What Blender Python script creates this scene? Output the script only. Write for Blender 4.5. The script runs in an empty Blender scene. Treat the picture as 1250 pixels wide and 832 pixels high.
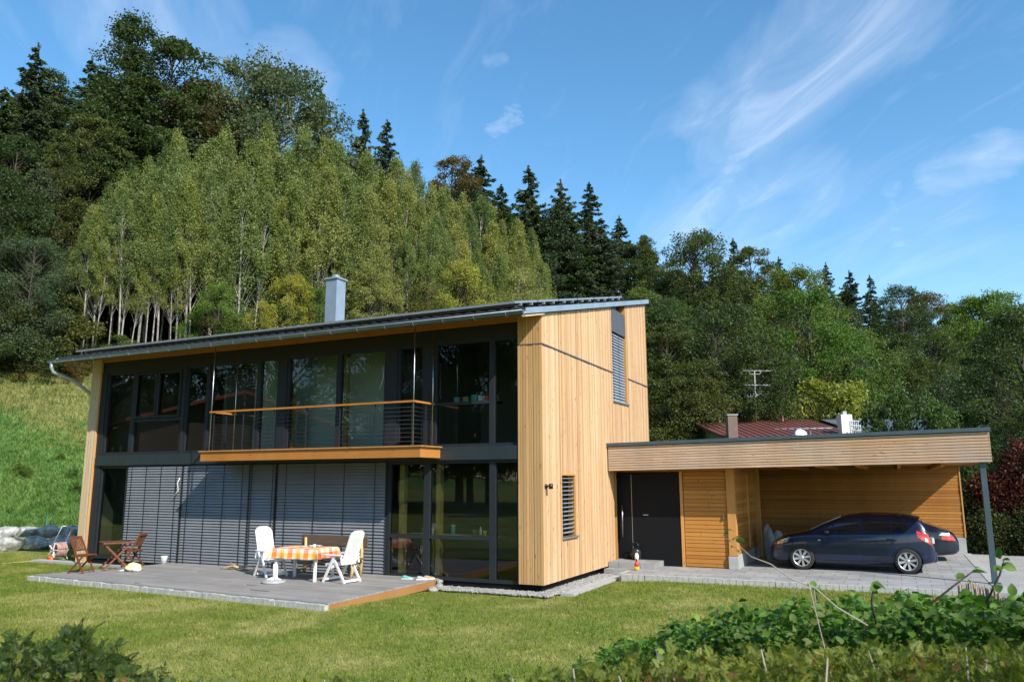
import bpy, math, random
import numpy as np
from mathutils import Vector, Matrix, Euler
random.seed(7); np.random.seed(7)
R = math.radians
SC = bpy.context.scene
COL = SC.collection
U = random.uniform

# ------------------------------------------------------------------ camera
CAM = np.array([7.274, -16.641, 2.356]); YAW, PIT, ROL = R(-25.853), R(10.095), R(-.199); FPX = 951.8
FW = np.array([math.sin(YAW)*math.cos(PIT), math.cos(YAW)*math.cos(PIT), math.sin(PIT)])
RT = np.array([math.cos(YAW), -math.sin(YAW), 0.]); UP = np.cross(RT, FW)
R2 = RT*math.cos(ROL)+UP*math.sin(ROL); U2 = -RT*math.sin(ROL)+UP*math.cos(ROL)
cd = bpy.data.cameras.new('camera'); cam = bpy.data.objects.new('camera', cd); COL.objects.link(cam)
cd.sensor_width = 36; cd.lens = FPX*36/1250; cd.clip_end = 4000; cd.clip_start = .05
cam.matrix_world = Matrix(((R2[0], U2[0], -FW[0], CAM[0]), (R2[1], U2[1], -FW[1], CAM[1]), (R2[2], U2[2], -FW[2], CAM[2]), (0, 0, 0, 1)))
cd.dof.use_dof = True; cd.dof.focus_distance = 19.5; cd.dof.aperture_fstop = 4.2
SC.camera = cam

def azimuth(px):                       # horizontal unit direction seen at a picture column
    d = FW + R2*(px-625)/FPX - U2*(586-416)/FPX
    d[2] = 0; return d/np.linalg.norm(d)

# ------------------------------------------------------------------ terrain
def hill_s(x, y): return -.85*x+.53*y + .9*np.sin(x*.11+1.3)*np.cos(y*.09)
def ground(x, y):
    x = np.asarray(x, float); y = np.asarray(y, float)
    s = hill_s(x, y) - 21.4
    t = np.clip(s, 0, None)
    h = .52*np.clip(t-1.2, 0, None) + .75*np.clip(t/.8, 0, 1)
    # gentle top of the hill
    h = np.where(h > 24, 24+(h-24)*.35, h); h = np.where(h > 34, 34+(h-34)*.1, h)
    bump = .12*np.sin(x*.9+y*.4)*np.sin(y*.7-x*.3)+.25*np.sin(x*.23)*np.sin(y*.31)
    h = h + bump*np.clip(t/3, 0, 1)
    g = -.2+.115*np.clip((-y-.3)/3.4, 0, 1)*np.clip((x+20)/4, 0, 1)*np.clip((3-x)/5, 0, 1)
    g = g+.075*np.clip((x-.6)/1.2, 0, 1)*np.clip((y+6)/6, 0, 1)*(h < .01)
    return g + h
def gz(x, y): return float(ground(x, y))

# ------------------------------------------------------------------ materials
def mat(name): 
    m = bpy.data.materials.new(name); m.use_nodes = True
    nt = m.node_tree; nt.nodes.clear(); return m, nt
def N(nt, t, **k):
    n = nt.nodes.new(t)
    for a, b in k.items():
        if a in n.inputs: n.inputs[a].default_value = b
        else: setattr(n, a, b)
    return n
def lk(nt, a, b): nt.links.new(a, b)
def ramp(nt, fac, stops):
    r = nt.nodes.new('ShaderNodeValToRGB'); e = r.color_ramp.elements
    while len(e) < len(stops): e.new(.5)
    for i, (p, c) in enumerate(stops): e[i].position = p; e[i].color = (*c, 1) if len(c) == 3 else c
    lk(nt, fac, r.inputs[0]); return r.outputs[0]
def out(nt, sh):
    o = nt.nodes.new('ShaderNodeOutputMaterial'); lk(nt, sh, o.inputs[0])
def coord(nt, scale=(1, 1, 1), rot=(0, 0, 0)):
    t = nt.nodes.new('ShaderNodeTexCoord'); mp = nt.nodes.new('ShaderNodeMapping')
    mp.inputs['Scale'].default_value = scale; mp.inputs['Rotation'].default_value = rot
    lk(nt, t.outputs['Object'], mp.inputs[0]); return mp.outputs[0]
def noise(nt, vec, scale=5, detail=4, rough=.6, dist=0):
    n = N(nt, 'ShaderNodeTexNoise'); n.inputs['Scale'].default_value = scale; n.inputs['Detail'].default_value = detail
    n.inputs['Roughness'].default_value = rough; n.inputs['Distortion'].default_value = dist
    lk(nt, vec, n.inputs['Vector']); return n.outputs[0]
def mixc(nt, a, b, f, mode='MIX'):
    m = nt.nodes.new('ShaderNodeMix'); m.data_type = 'RGBA'; m.blend_type = mode
    for v, i in ((f, 0), (a, 6), (b, 7)):
        if isinstance(v, (int, float)): m.inputs[i].default_value = v
        elif isinstance(v, tuple): m.inputs[i].default_value = (*v, 1) if len(v) == 3 else v
        else: lk(nt, v, m.inputs[i])
    return m.outputs[2]
def mth(nt, op, a, b=None):
    m = nt.nodes.new('ShaderNodeMath'); m.operation = op
    for i, v in enumerate((a, b)):
        if v is None: continue
        if isinstance(v, (int, float)): m.inputs[i].default_value = v
        else: lk(nt, v, m.inputs[i])
    return m.outputs[0]
def bsdf(nt, col, rough=.6, metal=0, bump=None, bstr=.3, bdist=.01, spec=.5, coat=0):
    b = nt.nodes.new('ShaderNodeBsdfPrincipled')
    for v, i in ((col, 'Base Color'), (rough, 'Roughness'), (metal, 'Metallic')):
        if isinstance(v, (int, float)): b.inputs[i].default_value = v
        elif isinstance(v, tuple): b.inputs[i].default_value = (*v, 1)
        else: lk(nt, v, b.inputs[i])
    b.inputs['Specular IOR Level'].default_value = spec; b.inputs['Coat Weight'].default_value = coat
    if bump is not None:
        bp = nt.nodes.new('ShaderNodeBump'); bp.inputs['Strength'].default_value = bstr; bp.inputs['Distance'].default_value = bdist
        lk(nt, bump, bp.inputs['Height']); lk(nt, bp.outputs[0], b.inputs['Normal'])
    return b.outputs[0]
def plain(name, col, rough=.55, metal=0, var=.18, scale=6, spec=.5, coat=0, bstr=.15):
    m, nt = mat(name); c = coord(nt); n = noise(nt, c, scale, 6)
    lo = tuple(v*(1-var) for v in col); hi = tuple(min(1, v*(1+var)) for v in col)
    cc = ramp(nt, n, [(.3, lo), (.7, hi)])
    n2 = noise(nt, c, scale*3, 3); rr = mth(nt, 'ADD', mth(nt, 'MULTIPLY', n2, .25), rough-.12)
    out(nt, bsdf(nt, cc, rr, metal, n2, bstr, .004, spec, coat)); return m
def attr(nt, name='rnd'):
    a = nt.nodes.new('ShaderNodeAttribute'); a.attribute_name = name; return a.outputs['Fac']
def wood(name, cols, grain, knots=True, grey=None, rough=.6, wet=None):
    """boards: colour per board from attribute rnd, grain stretched along the board"""
    m, nt = mat(name)
    t = nt.nodes.new('ShaderNodeTexCoord'); a = attr(nt)
    off = nt.nodes.new('ShaderNodeVectorMath'); off.operation = 'MULTIPLY_ADD'
    cb = nt.nodes.new('ShaderNodeCombineXYZ')
    for i in range(3): lk(nt, a, cb.inputs[i])
    lk(nt, cb.outputs[0], off.inputs[0]); off.inputs[1].default_value = (37, 53, 71); lk(nt, t.outputs['Object'], off.inputs[2])
    mp = nt.nodes.new('ShaderNodeMapping'); lk(nt, off.outputs[0], mp.inputs[0]); mp.inputs['Scale'].default_value = grain
    g = noise(nt, mp.outputs[0], 1, 5, .65, .4)
    base = ramp(nt, a, [(i/(len(cols)-1), c) for i, c in enumerate(cols)])
    c = mixc(nt, base, (.35, .2, .1), mth(nt, 'MULTIPLY', ramp(nt, g, [(.45, (0, 0, 0)), (.75, (1, 1, 1))]), .35))
    if knots:
        mp2 = nt.nodes.new('ShaderNodeMapping'); lk(nt, off.outputs[0], mp2.inputs[0]); mp2.inputs['Scale'].default_value = tuple(.22*math.sqrt(v)*1.6 for v in grain)
        v = N(nt, 'ShaderNodeTexVoronoi'); v.inputs['Scale'].default_value = 5.0; lk(nt, mp2.outputs[0], v.inputs['Vector'])
        k = ramp(nt, v.outputs['Distance'], [(.07, (1, 1, 1)), (.15, (0, 0, 0))])
        c = mixc(nt, c, (.16, .07, .03), mth(nt, 'MULTIPLY', k, .75))
    if grey:
        c0 = coord(nt, (.35, .35, 1.3)); ng = noise(nt, c0, 1.1, 5, .7)
        c = mixc(nt, c, grey, ramp(nt, ng, [(.35, (0, 0, 0)), (.62, (.85, .85, .85))]))
    c1 = coord(nt, (1, 1, .25)); n2 = noise(nt, c1, 1.7, 4)
    c = mixc(nt, c, (.72, .66, .6), ramp(nt, n2, [(.35, (0, 0, 0)), (.75, (.55, .55, .55))]), 'MULTIPLY')
    out(nt, bsdf(nt, c, rough, 0, g, .25, .004, .35)); return m

M = {}
M['larch_v'] = wood('larch vertical', [(.43, .25, .115), (.67, .435, .245), (.53, .325, .165), (.74, .51, .315), (.59, .37, .195), (.70, .465, .27)], (28, 28, 1.6))
M['larch_f'] = wood('larch fin', [(.44, .26, .11), (.60, .38, .18), (.52, .32, .145), (.66, .43, .22)], (28, 28, 1.6))
M['larch_h'] = wood('larch horizontal', [(.36, .145, .025), (.50, .22, .045), (.43, .18, .032), (.55, .26, .06)], (1.6, 1.6, 34))
M['larch_hy'] = M['larch_h']
M['larch_grey'] = wood('weathered larch', [(.45, .26, .14), (.62, .41, .26), (.51, .32, .185), (.69, .48, .32)], (1.6, 1.6, 34), grey=(.43, .345, .28))
M['beam'] = wood('orange beam', [(.40, .155, .028), (.48, .20, .045)], (1.6, 26, 26))
M['beam_v'] = wood('orange post', [(.52, .25, .07), (.60, .32, .10)], (26, 26, 1.6))
M['pale_v'] = wood('pale larch', [(.56, .43, .28), (.64, .50, .34), (.60, .45, .30)], (28, 28, 1.6))
M['deck'] = wood('grey deck', [(.24, .235, .225), (.34, .335, .325), (.28, .27, .26), (.40, .39, .375)], (1.5, 30, 30), knots=False, grey=(.26, .26, .262))
M['deck_fresh'] = wood('fresh deck', [(.34, .165, .06), (.42, .21, .08)], (1.6, 20, 20))
M['teak'] = wood('red brown teak', [(.11, .038, .018), (.16, .055, .027)], (14, 14, 14), knots=False, rough=.45)
M['old_wood'] = wood('old bench wood', [(.10, .075, .055), (.14, .10, .075)], (2, 20, 20), knots=False)
M['yellow_post'] = plain('yellow timber', (.50, .36, .12), .6)
M['frame'] = plain('anthracite frame', (.020, .024, .030), .45, 0, .1, spec=.3)
M['band'] = plain('anthracite band', (.022, .032, .040), .4, 0, .12, 2)
M['panel'] = plain('dark door panel', (.007, .008, .010), .6, 0, .1, 2, spec=.15)
M['greypanel'] = plain('grey panel', (.075, .078, .09), .5, 0, .1, 2)
M['steel'] = plain('blue grey steel', (.06, .09, .11), .45, .2, .12, 2)
M['zinc'] = plain('zinc sheet', (.19, .24, .29), .42, .55, .16, 3)
M['zinc2'] = plain('pale zinc', (.36, .42, .48), .4, .5, .14, 2)
M['stainless'] = plain('stainless steel', (.5, .5, .5), .3, 1, .05)
M['tile'] = plain('dark roof tile', (.03, .03, .033), .5, 0, .3, 9)
M['pv'] = plain('solar glass', (.02, .028, .05), .12, 0, .1)
M['alu'] = plain('aluminium edge', (.42, .43, .44), .4, .7, .08)
M['concrete'] = plain('concrete', (.36, .37, .37), .85, 0, .14, 3)
M['kerb'] = plain('pale kerb stone', (.40, .40, .385), .85, 0, .22, 14, bstr=.6)
M['white'] = plain('white plastic', (.78, .78, .77), .38, 0, .03)
M['grey_plastic'] = plain('grey plastic', (.34, .35, .36), .5, 0, .12)
M['black'] = plain('black rubber', (.012, .012, .013), .6, 0, .2)
M['red'] = plain('red plastic', (.55, .03, .02), .4); M['orange'] = plain('orange plastic', (.75, .16, .02), .4)
M['yellow'] = plain('yellow plastic', (.7, .45, .03), .45); M['green_plastic'] = plain('green post', (.02, .13, .07), .5)
M['teal'] = plain('teal enamel', (.16, .42, .38), .3); M['terracotta'] = plain('clay pot', (.42, .28, .14), .8)
M['pinkhose'] = plain('faded hose', (.45, .27, .25), .5); M['straw'] = plain('bleached roots', (.50, .36, .17), .8, 0, .35, 20)
M['leaf_herb'] = plain('herb leaves', (.06, .16, .04), .5)
M['brick'] = plain('brown chimney brick', (.17, .12, .10), .9, 0, .4, 20)
M['redroof'] = plain('red metal roof', (.165, .062, .052), .45, .1, .12, 1)
M['bamboo'] = plain('reed canes', (.27, .19, .11), .7, 0, .5, 30)
M['cream'] = plain('cream cloth', (.72, .64, .38), .8, 0, .15, 20)
M['plaster'] = plain('house plaster', (.5, .5, .46), .9, 0, .05, 1)
M['plaster_g'] = plain('grey green plaster', (.19, .22, .2), .9, 0, .05, 1)
M['room'] = plain('room wall', (.20, .21, .18), .9, 0, .06, 1)
M['room_pale'] = plain('pale room wall', (.56, .66, .60), .9, 0, .05, 1)
M['room_floor'] = plain('oak floor', (.22, .13, .07), .5, 0, .2, 3)
M['blind'] = plain('grey blue slat', (.225, .238, .255), .4, .2, .10, 1.5)
M['blind_pale'] = plain('pale slat', (.42, .46, .52), .35, .4, .08, 1.5)
M['tyre'] = plain('tyre', (.018, .018, .02), .8); M['rim'] = plain('alloy rim', (.62, .62, .63), .28, .75, .04)
M['bark'] = plain('bark', (.055, .045, .036), .9, 0, .4, 8); 
M['dry_twig'] = plain('dry twig', (.30, .26, .21), .8)
M['trim'] = plain('black trim', (.012, .012, .014), .3, 0, .1)

m, nt = mat('rusty roof tiles'); c = coord(nt, (1, 1, 1)); w = N(nt, 'ShaderNodeTexWave', bands_direction='Z'); w.inputs['Scale'].default_value = 3; lk(nt, c, w.inputs[0])
out(nt, bsdf(nt, mixc(nt, (.30, .06, .03), (.42, .10, .05), noise(nt, c, 3)), .8, 0, w.outputs[1], .5, .05)); M['clay_roof'] = m

m, nt = mat('birch bark'); c = coord(nt, (3, 3, 1.2)); n = noise(nt, c, 2.2, 6, .75)
out(nt, bsdf(nt, ramp(nt, n, [(.36, (.05, .045, .035)), (.48, (.28, .265, .235)), (.8, (.50, .48, .44))]), .85)); M['birch'] = m

def carpaint(name, col):
    m, nt = mat(name); c = coord(nt); n = noise(nt, c, 180, 2)
    out(nt, bsdf(nt, ramp(nt, n, [(.3, tuple(v*.7 for v in col)), (.7, tuple(v*1.35 for v in col))]), .3, .3, None, coat=1)); return m
M['paint_blue'] = carpaint('dark blue car paint', (.003, .012, .048)); M['paint_night'] = carpaint('night blue car paint', (.005, .010, .028))
m, nt = mat('car glass'); out(nt, bsdf(nt, (.012, .016, .022), .04, 0, spec=.9)); M['carglass'] = m
m, nt = mat('headlight glass'); c = coord(nt); out(nt, bsdf(nt, ramp(nt, noise(nt, c, 22, 2), [(.4, (.10, .07, .05)), (.6, (.75, .62, .5))]), .12, .5, coat=1)); M['headlight'] = m
m, nt = mat('tail light'); c = coord(nt); out(nt, bsdf(nt, ramp(nt, noise(nt, c, 9, 1), [(.42, (.42, .01, .012)), (.6, (.6, .05, .03))]), .12, 0, coat=1)); M['tail'] = m
m, nt = mat('clear lens'); out(nt, bsdf(nt, (.7, .66, .64), .1, .3, coat=1)); M['lens'] = m

def glass_mat(name, tint, refl=1.0):
    m, nt = mat(name); tr = nt.nodes.new('ShaderNodeBsdfTransparent'); tr.inputs[0].default_value = (*tint, 1)
    gl = nt.nodes.new('ShaderNodeBsdfGlossy'); gl.inputs['Roughness'].default_value = .012; gl.inputs[0].default_value = (.93, .95, 1, 1)
    c = coord(nt); bp = nt.nodes.new('ShaderNodeBump'); bp.inputs['Strength'].default_value = .05; bp.inputs['Distance'].default_value = .02
    lk(nt, noise(nt, c, .7, 1), bp.inputs['Height']); lk(nt, bp.outputs[0], gl.inputs['Normal'])
    fr = nt.nodes.new('ShaderNodeFresnel'); fr.inputs[0].default_value = 1.5
    f = mth(nt, 'MINIMUM', mth(nt, 'ADD', mth(nt, 'MULTIPLY', fr.outputs[0], 1.35*refl), .01), .9)
    mx = nt.nodes.new('ShaderNodeMixShader'); lk(nt, f, mx.inputs[0]); lk(nt, tr.outputs[0], mx.inputs[1]); lk(nt, gl.outputs[0], mx.inputs[2])
    out(nt, mx.outputs[0]); return m
M['glass'] = glass_mat('double glazing', (.76, .83, .80))

# checked tablecloth
m, nt = mat('checked tablecloth'); t = nt.nodes.new('ShaderNodeTexCoord'); sx = nt.nodes.new('ShaderNodeSeparateXYZ'); lk(nt, t.outputs['UV'], sx.inputs[0])
fx = mth(nt, 'FRACT', mth(nt, 'MULTIPLY', sx.outputs[0], 2.2)); fy = mth(nt, 'FRACT', mth(nt, 'MULTIPLY', sx.outputs[1], 2.2))
st = lambda f: ramp(nt, f, [(0, (.80, .78, .70)), (.01, (.80, .78, .70)), (.25, (.80, .78, .70)), (.26, (.90, .50, .04)), (.5, (.90, .50, .04)), (.51, (.78, .76, .72)), (.72, (.78, .76, .72)), (.73, (.85, .14, .03)), (.999, (.85, .14, .03))])
cx_, cy_ = st(fx), st(fy); c = mixc(nt, cx_, cy_, .5); c = mixc(nt, c, mixc(nt, cx_, cy_, 1.0, 'MULTIPLY'), .45)
out(nt, bsdf(nt, c, .75)); M['cloth'] = m

def stone_mat(name, lo, hi, sc=2.2):
    m, nt = mat(name); c = coord(nt); n = noise(nt, c, sc, 8, .7, .5); n2 = noise(nt, c, sc*6, 5)
    col = ramp(nt, n, [(.32, lo), (.5, tuple((a+b)/2 for a, b in zip(lo, hi))), (.64, hi)])
    out(nt, bsdf(nt, mixc(nt, col, (.5, .5, .5), ramp(nt, n2, [(.4, (0, 0, 0)), (.8, (.5, .5, .5))]), 'OVERLAY'), .9, 0, n2, 1., .07)); return m
M['rock'] = stone_mat('grey limestone', (.16, .165, .165), (.70, .70, .67), 4.2); M['gravel'] = stone_mat('white pebbles', (.30, .30, .28), (.60, .59, .56), 7)

def paving(name):
    m, nt = mat(name); c = coord(nt)
    b = N(nt, 'ShaderNodeTexBrick'); lk(nt, c, b.inputs[0]); b.inputs['Scale'].default_value = 1.0
    b.inputs['Color1'].default_value = (.27, .28, .295, 1); b.inputs['Color2'].default_value = (.36, .37, .385, 1); b.inputs['Mortar'].default_value = (.13, .13, .13, 1)
    b.inputs['Mortar Size'].default_value = .008; b.inputs['Brick Width'].default_value = .6; b.inputs['Row Height'].default_value = .4
    n = noise(nt, c, 1.3, 6, .7); n2 = noise(nt, c, 26, 4)
    col = mixc(nt, b.outputs[0], ramp(nt, n, [(.3, (.72, .70, .66)), (.7, (1.15, 1.15, 1.15))]), 1., 'MULTIPLY')
    col = mixc(nt, col, ramp(nt, n2, [(.3, (.8, .8, .8)), (.7, (1.1, 1.1, 1.1))]), 1., 'MULTIPLY')
    h = mth(nt, 'SUBTRACT', 1, b.outputs[1]); out(nt, bsdf(nt, col, .85, 0, h, .5, .01)); return m
M['paving'] = paving('grey slabs')
m, nt = mat('drive gravel'); c = coord(nt); n = noise(nt, c, 60, 4, .7); n1 = noise(nt, c, .6, 4)
out(nt, bsdf(nt, mixc(nt, ramp(nt, n, [(.35, (.20, .20, .20)), (.65, (.48, .48, .47))]), ramp(nt, n1, [(.3, (.8, .8, .8)), (.7, (1.1, 1.1, 1.08))]), 1., 'MULTIPLY'), .95, 0, n, .6, .02)); M['drive'] = m

# grass colour shared by ground and blades
def grass_col(nt):
    g = nt.nodes.new('ShaderNodeNewGeometry'); p = g.outputs['Position']
    n1 = noise(nt, p, .45, 5, .65, .6); n2 = noise(nt, p, 2.6, 4, .7); n3 = noise(nt, p, .13, 3)
    c = ramp(nt, n1, [(.32, (.135, .195, .036)), (.5, (.20, .225, .055)), (.66, (.31, .30, .115))])
    c = mixc(nt, c, ramp(nt, n2, [(.35, (.75, .82, .7)), (.65, (1.15, 1.1, 1.1))]), 1., 'MULTIPLY')
    return c, p, n3
m, nt = mat('lawn blades'); c, p, n3 = grass_col(nt); a = attr(nt)
c = mixc(nt, c, ramp(nt, a, [(0, (.7, .8, .6)), (.6, (1.05, 1.1, 1.)), (.93, (1.3, 1.25, 1.2)), (1, (2.0, 1.7, 1.6))]), 1., 'MULTIPLY')
d = N(nt, 'ShaderNodeBsdfDiffuse'); lk(nt, c, d.inputs[0]); tl = N(nt, 'ShaderNodeBsdfTranslucent'); lk(nt, c, tl.inputs[0])
mx = nt.nodes.new('ShaderNodeMixShader'); mx.inputs[0].default_value = .3; lk(nt, d.outputs[0], mx.inputs[1]); lk(nt, tl.outputs[0], mx.inputs[2]); out(nt, mx.outputs[0]); M['blades'] = m

def hillcol(nt, p):
    n1 = noise(nt, p, .22, 6, .7, .8); n2 = noise(nt, p, 1.6, 5, .7)
    c = ramp(nt, n1, [(.33, (.075, .15, .042)), (.50, (.11, .19, .055)), (.64, (.14, .20, .055)), (.78, (.28, .24, .11))])
    sp = nt.nodes.new('ShaderNodeSeparateXYZ'); lk(nt, p, sp.inputs[0])
    up = mth(nt, 'ADD', mth(nt, 'MULTIPLY', sp.outputs[2], .085), mth(nt, 'MULTIPLY', n1, .9))
    c = mixc(nt, c, (.215, .205, .08), ramp(nt, up, [(.85, (0, 0, 0)), (1.4, (.8, .8, .8))]))
    return mixc(nt, c, ramp(nt, n2, [(.35, (.6, .7, .6)), (.65, (1.2, 1.15, 1.1))]), 1., 'MULTIPLY')
m, nt = mat('ground'); c, p, n3 = grass_col(nt); hc = hillcol(nt, p)
sp = nt.nodes.new('ShaderNodeSeparateXYZ'); lk(nt, p, sp.inputs[0])
up = ramp(nt, sp.outputs[2], [(0, (0, 0, 0)), (.5, (1, 1, 1))])
c = mixc(nt, c, hc, up)
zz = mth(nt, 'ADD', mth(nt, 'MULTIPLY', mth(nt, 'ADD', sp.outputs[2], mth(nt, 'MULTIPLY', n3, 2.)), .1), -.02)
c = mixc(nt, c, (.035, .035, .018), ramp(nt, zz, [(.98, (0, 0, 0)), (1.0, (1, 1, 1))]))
nb = noise(nt, p, 12, 5); out(nt, bsdf(nt, c, .95, 0, nb, .8, .06, .1)); M['ground'] = m
m, nt = mat('meadow tufts'); g = nt.nodes.new('ShaderNodeNewGeometry'); c = hillcol(nt, g.outputs['Position']); a = attr(nt)
c = mixc(nt, c, ramp(nt, a, [(0, (.75, .85, .7)), (1, (1.35, 1.3, 1.1))]), 1., 'MULTIPLY')
d = N(nt, 'ShaderNodeBsdfDiffuse'); lk(nt, c, d.inputs[0]); tl = N(nt, 'ShaderNodeBsdfTranslucent'); lk(nt, c, tl.inputs[0])
mx = nt.nodes.new('ShaderNodeMixShader'); mx.inputs[0].default_value = .3; lk(nt, d.outputs[0], mx.inputs[1]); lk(nt, tl.outputs[0], mx.inputs[2]); out(nt, mx.outputs[0]); M['tufts'] = m

def leafmat(name, c1, c2, c3=None, rough=.5, trans=.35):
    m, nt = mat(name); a = attr(nt); oi = nt.nodes.new('ShaderNodeObjectInfo'); c3 = c3 or c2
    c = ramp(nt, a, [(0, c1), (.55, c2), (.93, c2), (1, c3)])
    tc = nt.nodes.new('ShaderNodeTexCoord'); n = noise(nt, tc.outputs['Object'], .55, 3)
    c = mixc(nt, c, ramp(nt, n, [(.35, (.72, .78, .7)), (.65, (1.2, 1.12, 1.1))]), 1., 'MULTIPLY')
    c = mixc(nt, c, ramp(nt, oi.outputs['Random'], [(0, (.72, .80, .78)), (.5, (1, 1, 1)), (1, (1.28, 1.12, .9))]), 1., 'MULTIPLY')
    d = bsdf(nt, c, rough, 0, spec=.25); tl = N(nt, 'ShaderNodeBsdfTranslucent')
    lk(nt, mixc(nt, c, (1.3, 1.4, .6), 1., 'MULTIPLY'), tl.inputs[0])
    mx = nt.nodes.new('ShaderNodeMixShader'); mx.inputs[0].default_value = trans; lk(nt, d, mx.inputs[1]); lk(nt, tl.outputs[0], mx.inputs[2]); out(nt, mx.outputs[0]); return m
L_ = {}
L_['aspen'] = leafmat('aspen leaves', (.115, .16, .05), (.20, .25, .085), (.38, .39, .17))
L_['aspen_y'] = leafmat('yellowing aspen leaves', (.15, .175, .05), (.26, .28, .095), (.42, .40, .17))
L_['spruce'] = leafmat('spruce needles', (.024, .042, .020), (.052, .080, .034), trans=.12)
L_['spruce_g'] = leafmat('grey spruce needles', (.03, .05, .03), (.06, .085, .045), trans=.12)
L_['green'] = leafmat('mid green leaves', (.06, .105, .026), (.11, .165, .045), (.18, .22, .065))
L_['dark'] = leafmat('dark green leaves', (.032, .058, .020), (.065, .10, .030), (.11, .14, .04))
L_['olive'] = leafmat('olive leaves', (.06, .075, .02), (.11, .125, .035), (.20, .16, .05))
L_['bright'] = leafmat('bright green leaves', (.07, .14, .02), (.12, .20, .035), (.18, .26, .05))
L_['yellow'] = leafmat('yellow leaves', (.16, .19, .035), (.28, .30, .06), (.38, .34, .08))
L_['rust'] = leafmat('rusty leaves', (.055, .05, .018), (.10, .075, .026), (.17, .10, .03))
L_['hedge'] = leafmat('beech hedge leaves', (.03, .045, .018), (.06, .08, .025), (.16, .05, .03))
L_['purple'] = leafmat('purple leaves', (.03, .013, .018), (.06, .025, .03))
L_['redbrown'] = leafmat('red beech leaves', (.06, .018, .012), (.13, .035, .025), (.20, .06, .03))
L_['blue'] = leafmat('grey green leaves', (.06, .085, .045), (.11, .145, .075), (.18, .19, .10))
L_['thuja'] = leafmat('thuja fronds', (.055, .105, .025), (.15, .195, .045), (.36, .32, .09))
L_['thuja_d'] = leafmat('dark thuja fronds', (.03, .055, .016), (.07, .11, .03), (.14, .17, .055))
L_['brown'] = leafmat('dead fronds', (.12, .055, .025), (.22, .10, .045))
L_['hazel'] = leafmat('hazel leaves', (.035, .09, .016), (.085, .19, .03), (.22, .36, .07))

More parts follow.
